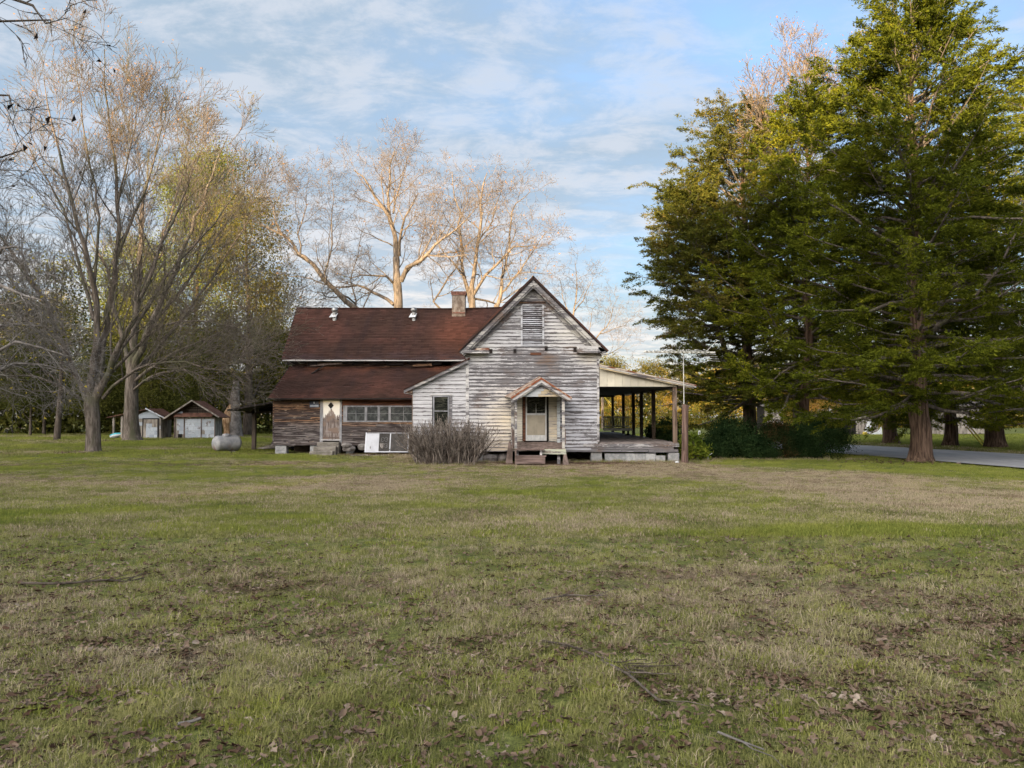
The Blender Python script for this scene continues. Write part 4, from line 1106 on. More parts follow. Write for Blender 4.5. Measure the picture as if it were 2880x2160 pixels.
# ------------------------------------------------------------------ things by the house
t = root('wall_sign', (-9.63, YW - .05, 2.28), 'small dark sign with grey lower band on the rough boards left of the door', 'sign')
MB().box(-9.85, -9.41, YW - .075, YW - .055, 2.27, 2.60).build('sign_board', M['signdark'], t)
MB().box(-9.83, -9.39, YW - .079, YW - .076, 2.29, 2.40).build('sign_band', M['signlight'], t)
mk = MB().box(-9.66, -9.60, YW - .079, YW - .076, 2.46, 2.55)
for i in range(7): mk.box(-9.80 + i * .052, -9.765 + i * .052, YW - .083, YW - .080, 2.325, 2.365)
mk.build('sign_print', M['signink'], t)

# old storm door lying on its long side against the wall
t = root('storm_door', (-5.6, 36.9, .05), 'white framed aluminium storm door with a white panel and screen panels, lying on its side against the dark boards', 'door')
def lean(u, v, w=0):       # u along, v up the slope, w outward
    a = R(72); return (-7.02 + u, 36.72 + v * math.cos(a) - w * math.sin(a), .12 + v * math.sin(a) + w * math.cos(a) + .0)
def lbox(u0, u1, v0, v1, w0, w1, name, mt, par=t):
    q = [lean(u, v, w) for w in (w1, w0) for u, v in ((u0, v0), (u1, v0), (u1, v1), (u0, v1))]
    return MB().hexa(q).build(name, mt, par)
LU, LV = 2.08, .98
lbox(0, .05, 0, LV, 0, .035, 'frame_rail', M['whitealu']); lbox(LU - .05, LU, 0, LV, 0, .035, 'frame_rail', M['whitealu'])
lbox(.05, LU - .05, 0, .05, 0, .035, 'frame_rail', M['whitealu']); lbox(.05, LU - .05, LV - .05, LV, 0, .033, 'frame_rail', M['frame'])
lbox(.052, .60, .052, LV - .052, .008, .028, 'kick_panel', M['whitealu'])
lbox(.60, .66, .05, LV - .05, 0, .034, 'cross_rail', M['whitealu']); lbox(1.17, 1.22, .05, LV - .05, 0, .036, 'cross_rail', M['whitealu'])
lbox(.66, 1.17, .05, LV - .05, .010, .014, 'screen_panel', M['screen']); lbox(1.22, LU - .05, .05, LV - .05, .010, .014, 'screen_panel', M['screen'])
sc = MB()
for (uc, vc) in ((.915, .33), (.915, .64)):
    for s in (-1, 1):
        for q in (-1, 1):
            pts = []; 
            for i in range(14):
                a = i / 13 * 4.4; r_ = .115 * (1 - i / 17)
                pts.append(lean(uc + s * (.10 - r_ * math.cos(a) * .8), vc + q * (.02 + r_ * math.sin(a)), .022))
            sc.tube(pts, [.006] * 14, 4)
sc.build('scroll_grille', M['frame'], t)
lbox(1.18, 1.21, .10, .16, .036, .06, 'door_latch', M['black'])

t = root('porch_swing', (5.2, 38, .8), 'grey slatted wooden bench swing hanging at the far end of the side porch', 'swing')
sx0, sx1, sy = 4.48, 5.90, 38.0
MB().box(sx0 + .06, sx1 - .06, sy + .30, sy + .34, 1.30, 1.37).build('back_rail', M['swingw'], t)
MB().box(sx0 + .05, sx1 - .05, sy + .38, sy + .42, 1.76, 1.83).build('back_rail', M['swingw'], t)
for i in range(13):
    x = sx0 + .09 + i * (sx1 - sx0 - .22) / 12
    MB().hexa([(x, sy + .32, 1.37), (x + .045, sy + .32, 1.37), (x + .045, sy + .34, 1.37), (x, sy + .34, 1.37), (x, sy + .39, 1.76), (x + .045, sy + .39, 1.76), (x + .045, sy + .41, 1.76), (x, sy + .41, 1.76)]).build('back_slat', M['swingw'], t)
for i in range(5): MB().box(sx0 + .04, sx1 - .04, sy - .16 + i * .095, sy - .085 + i * .095, 1.235, 1.26).build('seat_slat', M['swingw'], t)
MB().box(sx0 + .0, sx1 - .0, sy - .20, sy - .165, 1.13, 1.24).build('front_rail', M['swingw'], t)
MB().box(sx0 + .05, sx1 - .05, sy + .27, sy + .298, 1.14, 1.235).build('rear_rail', M['swingw'], t)
for x in (sx0 - .02, sx1 - .03):
    MB().box(x, x + .05, sy - .20, sy + .38, 1.50, 1.53).build('armrest', M['swingw'], t)
    MB().box(x + .01, x + .04, sy - .24, sy - .205, 1.12, 1.50).build('arm_post', M['swingw'], t)
    for yy in (sy - .15, sy + .35): MB().tube([(x + .02, yy, 1.5), (x + .02, sy + .1, 2.2), (x + .02, sy + .1, 3.08)], [.008] * 3, 5).build('chain', M['black'], t)
t = root('plant_stand', (6.42, 42.6, .78), 'small black flared iron stand on the porch floor beside the swing', 'stand')
MB().lathe((6.42, 42.6, .78), [(.19, 0), (.17, .04), (.06, .09), (.05, .2), (.10, .25)], 14).build('pedestal', M['black'], t)
MB().lathe((6.42, 42.6, .78), [(.11, .252), (.21, .29), (.22, .33), (.20, .33), (.10, .28)], 14).build('bowl', M['black'], t)

# sawn-off pole with a television antenna on a mast
pp = gp(1925, 1301); PX, PY = pp.x, pp.y
o = MB(); prof = [(.150, -.1), (.142, .0), (.130, .6), (.128, 1.5), (.125, 2.28), (.118, 2.32)]
pts = [(PX + .012 * i, PY, z) for i, (r_, z) in enumerate(prof)]
po = root('cut_off_pole', (PX, PY, 0), 'thick red-brown wooden pole sawn off short, standing at the corner of the side porch', 'pole')
MB().tube(pts, [r_ for r_, z in prof], 16).build('shaft', M['pole'], po, smooth=False)
MB().box(PX - .10, PX - .02, PY - .14, PY - .12, .5, 1.2).build('metal_strap', M['pole'], po)
an = root('tv_antenna', (PX + .03, PY + .2, 0), 'long flat television antenna on a thin mast above the cut-off pole', 'antenna')
MB().tube([(PX + .03, PY + .17, .0), (PX + .04, PY + .17, 2.5), (PX + .03, PY + .17, 4.58)], [.022, .02, .018], 8).build('mast', M['antenna'], an)
ba = Vector((PX - 1.55, PY + .3, 4.47)); bb = Vector((PX + 1.25, PY - .1, 4.42))
MB().tube([ba, (ba + bb) / 2, bb], [.034] * 3, 6).build('boom', M['antenna'], an)
for i in range(15):
    f = .06 + i * .062; c = ba.lerp(bb, f); L = .35 + .95 * f
    a = R(8 + 5 * (i % 2)); dd = Vector((math.sin(a) * .9 + .35, math.cos(a), 0)).normalized()
    MB().tube([c - dd * L + Vector((0, 0, .02)), c + Vector((0, 0, .018)), c + dd * L + Vector((0, 0, .01))], [.020] * 3, 4).build('element', M['antenna'], an)
for i in range(4):
    c = ba.lerp(bb, .86 + i * .02) - Vector((0, 0, .06 + .09 * i))
    MB().tube([c + Vector((-.1, 0, 0)), c + Vector((.45, .1, -.02))], [.007] * 2, 4).build('element', M['antenna'], an)
MB().tube([bb + Vector((-.4, 0, 0)), bb + Vector((.1, 0, .5))], [.008] * 2, 4).build('element', M['antenna'], an)
t = root('broken_vine', (6.7, YF - .06, 2.2), 'pale dry vine curling over the front porch post', 'vine')
MB().tube(crv([(6.62, YF - .08, 2.95), (6.72, YF - .13, 2.6), (6.66, YF - .13, 2.2), (6.78, YF - .13, 1.95), (6.8, YF - .1, 1.8)], 14), [.009] * 14, 4).build('stem', M['twig_pale'], t)
MB().tube(crv([(6.62, YF - .08, 2.9), (6.3, YF - .1, 2.75), (6.05, YF - .02, 2.3), (6.2, YF - .02, 2.0)], 14), [.007] * 14, 4).build('stem', M['twig_pale'], t)
MB().tube(crv([(6.6, YF - .13, 2.35), (6.3, YF - .08, 2.4), (6.1, YF - .02, 2.25)], 10), [.006] * 10, 4).build('stem', M['twig_pale'], t)

a = gp(1991, 1296)
t = MB().tube([(a.x, a.y, -.03), (a.x + .01, a.y, .16), (a.x + .05, a.y, .22), (a.x + .24, a.y, .36)], [.014] * 4, 7).build('bent_pipe', M['white'], None, loc=tuple(a))
props(t, 'thin white bent pipe sticking out of the grass right of the pole', 'pipe')
a = gp(1905, 1302); t = stone((a.x, a.y, a.z + .03), (.18, .12, .07), 71, 'white_stone', None, 'white'); t.location = (0, 0, 0)
props(t, 'small white stone at the foot of the cut-off pole', 'stone')

# propane tank
a = gp(601, 1274); th = R(46)
ax = Vector((math.cos(th), math.sin(th), 0)); c = Vector((a.x + .05 + .42 * ax.x * 0, a.y + .36, a.z + .45))
t = root('propane_tank', (c.x + ax.x * .6, c.y + ax.y * .6, a.z), 'dull silver horizontal gas tank with a domed lid on the grass left of the house', 'gas tank')
m_ = MB(); k = 28; prof = []
for i in range(7): 
    q = i / 6 * math.pi / 2; prof.append((-.26 * math.cos(q), .39 * math.sin(q)))
prof += [(.02, .39), (.92, .39)]
for i in range(1, 7):
    q = i / 6 * math.pi / 2; prof.append((.94 + .26 * math.sin(q), .39 * math.cos(q)))
sdv = Vector((-ax.y, ax.x, 0)); P = []
for h, r_ in prof:
    for i in range(k):
        b = 2 * math.pi * i / k; p = c + ax * h + sdv * (max(r_, .004) * math.cos(b)) + Vector((0, 0, max(r_, .004) * math.sin(b))); P.append(tuple(p))
F = [(j * k + i, j * k + (i + 1) % k, (j + 1) * k + (i + 1) % k, (j + 1) * k + i) for j in range(len(prof) - 1) for i in range(k)]
m_.poly(P, F).build('tank_body', M['tank'], t, smooth=True)
dc = c + ax * .45 + Vector((0, 0, .36))
MB().lathe(tuple(dc), [(.21, -.02), (.21, .05), (.19, .09), (.12, .115), (.02, .125)], 20).build('dome_lid', M['tank'], t, smooth=True)
MB().tube([tuple(c + ax * .30 + Vector((0, 0, .37))), tuple(c + ax * .30 + Vector((0, 0, .44)))], [.035, .035], 8).build('valve', M['black'], t)
for h in (.2, .75):
    q = c + ax * h
    MB().beam(q - sdv * .22 + Vector((0, 0, -.46)), q + sdv * .22 + Vector((0, 0, -.46)), .10, .17).build('foot', M['tank'], t)
MB().tube([tuple(c + ax * .02 + Vector((.0, -.0, .30)) - sdv * .20), tuple(c - ax * .10 + Vector((0, 0, .22)) - sdv * .15)], [.012, .012], 6).build('lifting_lug', M['black'], t)

# junk under the awning
t = root('scrap_heap', (-12.3, 41.2, .15), 'dark tarp covered heap of junk under the lean-to awning left of the house', 'junk pile')
r = random.Random(3)
P = []; kx, ky = 12, 9
for j in range(ky):
    for i in range(kx):
        u, v = i / (kx - 1), j / (ky - 1)
        h = .95 * math.sin(math.pi * min(1, u * 1.15)) ** .6 * math.sin(math.pi * v) ** .5 * (.75 + .4 * u) + r.uniform(-.09, .09)
        P.append((-13.0 + u * 1.35, 40.9 + v * 1.6, .1 + max(0, h)))
MB().poly(P, [(j * kx + i, j * kx + i + 1, (j + 1) * kx + i + 1, (j + 1) * kx + i) for j in range(ky - 1) for i in range(kx - 1)]).build('tarp', M['black'], t)
MB().box(-12.0, -11.8, 40.8, 40.95, .9, 1.05).build('paper_scrap', M['white'], t)
for i in range(5):
    x = -13.3 + i * .12
    o = MB().beam((x, 40.2 - .1 * i, .16), (x + 1.4, 40.6 + .1 * i, .55 - .07 * i), .12, .03).build('loose_plank', M['greywood'], None, loc=(x, 40.2, .15))
    props(o, 'weathered plank leaning out of the junk under the awning', 'plank', 'loose planks under the awning')

# weeds, twigs and boards along the foot of the house
for i, (px, py, w, ln) in enumerate([(1010, 1283, .08, .8), (1060, 1284, .10, .9), (1075, 1278, .05, .5)]):
    a = gp(px, py)
    o = MB().beam((a.x - ln / 2, a.y, .05), (a.x + ln / 2, a.y + .1, .06), .12, .03).build('fallen_board', M['greywood'], None, loc=tuple(a))
    props(o, ['grey board lying in the grass in front of the foundation stones', 'longest grey board lying under the storm door', 'short grey board lying by the foundation stones'][i], 'board')

def stick(pts_px, r0, r1, mt, label, kids=0, seed=1):
    g = [gp(*q) for q in pts_px]; rr_ = random.Random(seed)
    P = crv([(p.x, p.y, p.z + .03 + rr_.uniform(0, .02)) for p in g], 22)
    mb = MB().tube(P, np.linspace(r0, r1, 22), 6)
    for i in range(kids):
        j = rr_.randint(4, 19); d = unit(P[min(j + 1, 21)] - P[j]); d = rot_dir(d, R(35), rr_.uniform(0, 6), rr_); d[2] = abs(d[2]) * .3
        q = [P[j] + d * s for s in (0, .12, .25, .38)]
        for k_ in range(1, 4): q[k_] = q[k_] + np.array([rr_.uniform(-.02, .02), rr_.uniform(-.02, .02), .01 * k_])
        mb.tube(q, [r1, r1 * .8, r1 * .6, .0015], 5)
    o = mb.build('fallen_branch', mt, None, loc=tuple(g[0]))
    props(o, label, 'branch')
stick([(1525, 1822), (1600, 1836), (1690, 1862), (1760, 1888), (1838, 1918)], .008, .005, M['bark_dark'], 'long thin fallen branch lying across the grass right of centre in the foreground', 5, 2)
stick([(1690, 1872), (1765, 1915), (1825, 1965), (1858, 1995)], .010, .006, M['bark_grey'], 'grey fallen branch just below the long thin one in the foreground', 3, 3)
stick([(60, 1650), (180, 1650), (290, 1642), (350, 1644), (405, 1634)], .014, .006, M['bark_dark'], 'dark fallen branch in the grass at the left side of the lawn', 4, 4)
stick([(1525, 1700), (1600, 1688), (1660, 1690), (1710, 1689)], .008, .004, M['bark_grey'], 'thin grey twig lying in the middle of the lawn', 2, 5)
stick([(2020, 2085), (2080, 2110), (2150, 2132)], .007, .004, M['twig_pale'], 'pale twig in the leaf litter at the bottom of the foreground', 1, 6)
stick([(500, 2056), (535, 2048), (566, 2043)], .009, .008, M['twig_pale'], 'short whitish stick in the grass at the lower left', 0, 7)
for i in range(4):
    a = gp(1598 + i * 9, 1290 + i * 2)
    o = MB().tube(crv([(a.x - .3, a.y + .05, .75 - .1 * i), (a.x - .1, a.y, .35), (a.x + .1 + .1 * i, a.y - .05, .06), (a.x + .35, a.y - .1, .02 + .14 * (i % 2))], 12), np.linspace(.012, .005, 12), 5).build('dead_twig', M['twig_pale'], None, loc=tuple(a))
    props(o, 'pale dead twig hanging by the right corner of the front steps', 'twig', 'pale twigs by the front steps')

# ------------------------------------------------------------------ sheds at the wood edge
def patch_wall(parent, x0, x1, z0, z1, y, nx_, nz_, r, skip=(), mt='sheet', name='metal_sheet'):
    zs = np.linspace(z0, z1, nz_ + 1)
    for j in range(nz_):
        x = x0 + r.uniform(-.15, 0)
        while x < x1 - .03:
            w = (x1 - x0) / nx_ * r.uniform(.75, 1.35); a = max(x, x0); b = min(x + w, x1)
            if x1 - b < .1: b = x1
            mid = ((a + b) / 2, (zs[j] + zs[j + 1]) / 2)
            if not any(s[0] < mid[0] < s[1] and s[2] < mid[1] < s[3] for s in skip) and r.random() > .04:
                yy = y - r.uniform(.002, .02)
                MB().box(a + .004, b - .004, yy - .006, yy, zs[j] + .004, zs[j + 1] - .002).build(name, M[mt if r.random() > .08 else 'greywood'], parent)
            x += w
r = random.Random(8)
YS = 55.5; gs = .2
A = root('shed', (-26.3, YS, gs), 'small white patched shed with low rusty tin gable roof, half behind a tree trunk', 'shed')
fw = MB().prism([(-27.36, gs), (-25.3, gs), (-25.3, 1.62), (-26.1, 2.28), (-27.36, 1.75)], YS, YS + .08).build('front_wall', M['greywood'], A)
patch_wall(fw, -27.34, -25.32, .62, 1.62, YS, 4, 4, r, skip=[(-26.62, -25.4, 0, 1.72)])
patch_wall(fw, -27.34, -26.62, gs + .02, .55, YS, 1, 1, r, mt='greywood', name='board_panel')
MB().prism([(-27.34, 1.63), (-25.34, 1.63), (-26.1, 2.24), (-27.30, 1.74)], YS - .02, YS - .004).build('gable_sheet', M['sheet'], fw)
dA = MB().box(-26.62, -26.54, YS - .07, YS - .0, gs, 1.66).box(-25.52, -25.44, YS - .07, YS - .0, gs, 1.66).box(-26.54, -25.52, YS - .07, YS - .0, 1.58, 1.66).build('door', M['black'], A)
MB().box(-26.52, -25.54, YS - .05, YS - .03, 1.28, 1.57).build('door_board', M['greywood'], dA)
patch_wall(dA, -26.35, -25.54, gs, 1.27, YS - .03, 3, 4, r)
MB().box(-26.54, -26.36, YS - .052, YS - .03, gs, 1.27).build('door_board', M['greywood'], dA)
MB().box(-27.4, -25.25, YS + .1, YS + 1.6, gs, 1.6).build('shed_body', M['greywood'], A)
MB().slab((-29.1, YS - .3, 1.72), (-26.1, YS - .3, 2.36), (-26.1, YS + 2.0, 2.36), (-29.1, YS + 2.0, 1.72), .05).build('roof', M['rust'], A)
MB().slab((-26.1, YS - .3, 2.36), (-24.95, YS - .3, 1.66), (-24.95, YS + 2.0, 1.66), (-26.1, YS + 2.0, 2.36), .05).build('roof', M['rust'], A)
MB().beam((-26.3, YS - .33, 2.36), (-24.95, YS - .33, 1.68), .03, .09).build('verge_flashing', M['sheet'], A)
for x in (-28.75, -28.15): MB().box(x, x + .13, YS - .1, YS + .03, gs - .1, 1.78).build('lean_to_post', M['greywood'], A)
MB().box(-28.1, -27.45, YS + 1.2, YS + 1.3, gs, 1.7).build('dark_opening', M['void'], A)

B = root('shed', (-22.9, YS, gs), 'larger white metal sheet shed with open dark gable, right of the small one', 'shed')
fb = MB().box(-24.3, -21.42, YS, YS + .08, gs, 1.70).build('front_wall', M['greywood'], B)
for a, b, s in ((-24.15, -23.66, [(-24.1, -23.75, gs, .52)]), (-23.56, -22.42, []), (-22.36, -21.44, [])):
    patch_wall(fb, a, b, gs + .02, 1.60, YS, 2 if b - a < .6 else 3, 5, r, skip=s)
MB().box(-24.05, -23.76, YS - .03, YS - .004, gs + .02, .52).build('opening', M['void'], fb)
for x in (-24.32, -23.64, -22.41, -21.44): MB().box(x, x + .06, YS - .06, YS - .002, gs, 1.72).build('upright', M['brownboard'], B)
MB().prism([(-24.0, 1.92), (-21.7, 1.92), (-22.97, 2.78)], YS + .3, YS + .34).build('gable_void', M['void'], B)
for i in range(4): MB().box(-23.9 + .25 * i, -21.9 - .2 * i, YS + .24, YS + .28, 2.02 + .17 * i, 2.14 + .17 * i).build('gable_board', M['darkpost'], B)
MB().hexa([(-24.3, YS - .28, 1.74), (-21.5, YS - .28, 1.74), (-21.5, YS, 1.96), (-24.3, YS, 1.96), (-24.2, YS - .28, 1.80), (-21.6, YS - .28, 1.80), (-21.6, YS, 2.03), (-24.2, YS, 2.03)]).build('rusty_apron', M['rust'], B)
MB().prism([(-24.25, 1.97), (-23.75, 1.97), (-23.75, 2.18)], YS - .02, YS + .0).build('gable_sheet', M['sheet'], B)
MB().box(-24.4, -21.45, YS + .1, YS + 1.5, gs, 1.66).build('shed_body', M['greywood'], B)
MB().slab((-25.0, YS - .3, 1.60), (-22.97, YS - .3, 2.92), (-22.97, YS + 1.9, 2.92), (-25.0, YS + 1.9, 1.60), .05).build('roof', M['rust'], B)
MB().slab((-22.97, YS - .3, 2.92), (-21.0, YS - .3, 1.72), (-21.0, YS + 1.9, 1.72), (-22.97, YS + 1.9, 2.92), .05).build('roof', M['rust'], B)
MB().beam((-25.0, YS - .33, 1.60), (-22.97, YS - .33, 2.92), .03, .10).build('verge_board', M['greywood'], B)
MB().beam((-22.97, YS - .33, 2.92), (-21.0, YS - .33, 1.72), .03, .10).build('verge_board', M['greywood'], B)

a = gp(327, 1233)
t = root('plastic_shell', tuple(a), 'white and turquoise molded plastic shell lying in the grass left of the small shed', 'plastic junk')
def hull(zs, mt, name, sc=1.0):
    P = []; k = 10
    for i in range(7):
        f = i / 6; w = .26 * math.sin(math.pi * min(.97, f * .8 + .18)) * sc; x = a.x - .42 + f * .85
        for j in range(k):
            b = 2 * math.pi * j / k
            P.append((x, a.y + w * math.cos(b), a.z + .12 + f * .16 + zs + w * .62 * math.sin(b)))
    F = [(i * k + j, i * k + (j + 1) % k, (i + 1) * k + (j + 1) % k, (i + 1) * k + j) for i in range(6) for j in range(k)] + [tuple(range(k)), tuple(6 * k + j for j in range(k))]
    MB().poly(P, F).build(name, M[mt], t, smooth=True)
hull(0, 'white', 'lower_shell'); hull(.09, 'teal', 'upper_shell', .82)

# weathered board sheds across the road
def board_shed(x0, x1, y, h, depth, label, roofz):
    t = root('board_shed', ((x0 + x1) / 2, y, 0), label, 'shed')
    MB().box(x0 + .02, x1 - .02, y + .05, y + depth, 0, h).build('shed_body', M['void'], t)
    x = x0; rr_ = random.Random(int(x0 * 10))
    while x < x1 - .05:
        w = rr_.uniform(.2, .32); b = min(x + w, x1)
        MB().box(x + .006, b - .006, y - rr_.uniform(0, .03), y + .04, rr_.uniform(.0, .12), h - rr_.uniform(0, .05)).build('plank', M['greywood'], t); x = b
    MB().slab((x0 - .4, y - .5, h), (x1 + .4, y - .5, h), (x1 + .4, y + depth / 2, roofz), (x0 - .4, y + depth / 2, roofz), .06).build('roof', M['greyroof'], t)
    MB().slab((x0 - .4, y + depth / 2, roofz), (x1 + .4, y + depth / 2, roofz), (x1 + .4, y + depth + .4, h), (x0 - .4, y + depth + .4, h), .06).build('roof', M['rust'], t)
    return t
board_shed(32.6, 34.7, 73, 2.3, 3, 'narrow weathered grey board shed across the road left of the thick cedar trunk', 2.9)
board_shed(39.8, 44.8, 73, 2.7, 4, 'wide weathered grey plank barn across the road right of the thick cedar trunk', 3.5)
board_shed(30.2, 32.4, 92, 2.9, 3, 'pale distant plank shed across the road, seen over the dark hedge', 3.2)
t = root('white_sheeting', (33.9, 72.5, 0), 'torn white plastic sheeting hanging and heaped in front of the narrow board shed', 'sheeting')
MB().hexa([(33.2, 72.6, .15), (33.75, 72.6, .1), (33.75, 72.7, .1), (33.2, 72.7, .15), (33.55, 72.6, 1.25), (33.95, 72.6, 1.3), (33.95, 72.7, 1.3), (33.55, 72.7, 1.25)]).build('hanging_sheet', M['white'], t)
MB().prism([(33.7, .05), (34.75, .02), (34.7, .75), (34.45, .35), (34.1, .2)], 72.3, 72.5).build('heaped_sheet', M['white'], t)
a = Vector((33.0, 72.0, 0))
o = stone((33.0, 72.0, .14), (.42, .3, .3), 91, 'yellow_bucket', None, 'yellow'); props(o, 'small yellow object on the ground beside the white sheeting', 'bucket')
for i, (p0, p1) in enumerate((((2718, 1200), (2768, 1257)), ((2726, 1198), (2777, 1256)))):
    g1 = at(*p0, 45); g2 = gp(*p1); 
    o = MB().beam(g2, g1, .05, .05).build('guy_guard', M['yellow'], None, loc=tuple(g2))
    props(o, ['left one of two slanting yellow guy wire guards in the verge across the road', 'right one of two slanting yellow guy wire guards in the verge across the road'][i], 'guy guard', 'yellow guy wire guards')
po = root('utility_pole', (12.3, 104.5, 0), 'sunlit wooden pole with guy wires seen through the porch at the house corner', 'pole')
MB().tube([(12.3, 104.5, -.2), (12.3, 104.5, 6.9)], [.2, .17], 10).build('shaft', M['bark_pecan'], po)
for dx in (1.4, 1.9, 3.0): MB().tube([(12.3, 104.5, 4.6 if dx < 2.5 else 5.2), (12.3 + dx * 1.4, 104.9, 1.8 if dx < 2.5 else 4.8)], [.025] * 2, 4).build('guy_wire', M['yellow'], po)
a = gp(1967, 1229)
o = MB().box(a.x - .08, a.x + .08, a.y - .05, a.y + .05, 0, .55).build('marker_post', M['white'], None, loc=tuple(a)); props(o, 'small white marker post in the far grass across the road', 'post')

# ------------------------------------------------------------------ bare deciduous trees
def tree_root(name, loc, label, cat='tree', group=None): return root(name, loc, label, cat, group)

def bare_tree(rt, trunk, limbs, Y, P, seed, mt, leaf=None, name='tree'):
    """trunk: [(px,py,dy,r)...]; limbs: list of the same; pixels are turned into points at Y+dy"""
    r = random.Random(seed); out = []; tips = []
    ls = P.get('ls', 1.0)
    def world(L):
        pts = np.array([list(at(q[0], q[1], Y + q[2])) for q in L]); m = max(6, int(np.linalg.norm(np.diff(pts, axis=0), axis=1).sum() / P.get('step', .8)))
        m = min(m, 26)
        c = crv(pts, m); rr_ = np.maximum(ls * np.interp(np.linspace(0, len(L) - 1, m), range(len(L)), [q[3] for q in L]), P['minr'])
        w = np.array([[r.gauss(0, 1) for _ in range(3)] for _ in range(m)]) * P['wig'] * .45
        w[0] = 0
        return c + w, rr_
    tb = []
    for L in trunk:
        pts = np.array([list(at(q[0], q[1], Y + q[2])) for q in L]); c = crv(pts, 14)
        rr_ = ls * np.interp(np.linspace(0, len(L) - 1, 14), range(len(L)), [q[3] for q in L])
        tb.append((c, rr_))
    for L in limbs:
        pts, rr_ = world(L); out.append((pts, rr_))
        Lm = np.linalg.norm(np.diff(pts, axis=0), axis=1).sum()
        spawn(out, tips, r, pts, rr_, Lm, 1, P, P.get('from0', .15))
    V, F = branches_mesh(tb, lambda q: 14)
    # buttressed, furrowed trunk surface
    ang = np.arctan2(V[:, 1] - np.mean(V[:, 1]), V[:, 0] - np.mean(V[:, 0]))
    obj_np('trunk', V, [F], mt, rt, True)
    V, F = branches_mesh(out)
    obj_np('branches', V, [F], mt, rt, True)
    if leaf:
        mat_, n_, size, zmin, spread = leaf
        T = np.array([t_[0] for t_ in tips]); T = T[T[:, 2] > zmin] if zmin is not None else T
        g = np.random.default_rng(seed); T = T[g.integers(0, len(T), n_)] + g.normal(size=(n_, 3)) * spread
        V, F = leafs(T, size, .6, g); obj_np('leaves', V, [F], mat_, rt)
    return tips

PP = dict(ls=.72, levels=5, up=(0, .09, .09, .05, .03), wig=.20, ang=.85, kids=(0, 8, 5, 5, 3), len=(0, 3.4, 1.9, 1.0, .55), seg=(0, 8, 6, 5, 4, 3), rk=(0, .06, .028, .015, .010), minr=.008, rr=.55, taper=.3)
t = tree_root('pecan_tree', tuple(gp(1118, 1210) * 0 + Vector((-8.9, 60, 0))), 'tall bare pecan tree with thick forked trunk above the middle of the red roof')
D = 2.2
bare_tree(t, [[(1118, 1232, 0, .72), (1117, 1000, 0, .58), (1120, 880, 0, .52), (1119, 810, 0, .44), (1114, 750, 0, .32), (1112, 722, 0, .27)]],
  [[(1120, 840, 0, .38), (1113, 770, 0, .33), (1111, 712, 0, .28), (1105, 633, 0, .22), (1078, 589, -.5, .18), (1038, 514, -1, .11), (998, 484, -1.5, .05)],
   [(1106, 650, 0, .20), (1100, 628, 0, .20), (1090, 564, .5, .16), (1093, 514, 1, .11), (1100, 450, 1, .07), (1112, 405, 1, .03)],
   [(1106, 600, .3, .12), (1120, 540, 1, .10), (1135, 490, 1.5, .06), (1150, 440, 1.5, .03)],
   [(1128, 790, 0, .30), (1140, 768, -.3, .26), (1177, 733, -1, .20), (1212, 698, -1.5, .16), (1247, 668, -2, .12), (1291, 633, -2, .08), (1336, 589, -2.5, .03)],
   [(1135, 775, 0, .18), (1187, 718, 1, .13), (1237, 715, 2, .09), (1286, 708, 2.4, .05), (1330, 700, 2.4, .03)],
   [(1122, 720, 0, .2), (1127, 660, -1, .13), (1150, 600, -2, .09), (1180, 540, -2.5, .04)],
   [(1110, 800, 0, .16), (1078, 773, -1, .12), (1028, 773, -1.5, .09), (993, 788, -2, .06), (950, 770, -2.4, .03)],
   [(1108, 857, 0, .20), (1063, 827, 1, .16), (1008, 807, 1.6, .12), (938, 803, 2, .08), (849, 783, 2, .05), (790, 772, 2, .03)],
   [(1117, 1000, 0, .36), (1060, 920, -.5, .34), (998, 862, -1, .30), (928, 807, -1.6, .25), (889, 758, -2, .22), (849, 713, -2.4, .18), (804, 668, -2.6, .14), (749, 638, -3, .10), (710, 620, -3, .04)],
   [(845, 712, -2.4, .10), (839, 673, -2.4, .09), (844, 628, -2, .07), (864, 559, -2, .04), (870, 500, -2, .02)],
   [(905, 790, -1.8, .11), (911, 773, -1.6, .10), (933, 700, -1.4, .09), (933, 620, -1, .06), (936, 499, -1, .02)],
   [(790, 660, -2.7, .07), (770, 600, -2.6, .06), (780, 540, -2.6, .03)],
   [(960, 830, -1, .12), (1000, 850, 1, .10), (985, 790, 2, .07), (1010, 700, 2, .04), (1020, 620, 2, .02)]],
  60, PP, 101, M['bark_pecan'], (M['orangeleaf'], 260, .17, 10, .3))
t = tree_root('pecan_tree', (-3.3, 63, 0), 'bare multi-stemmed pecan tree behind the chimney, its branches warm in the sun')
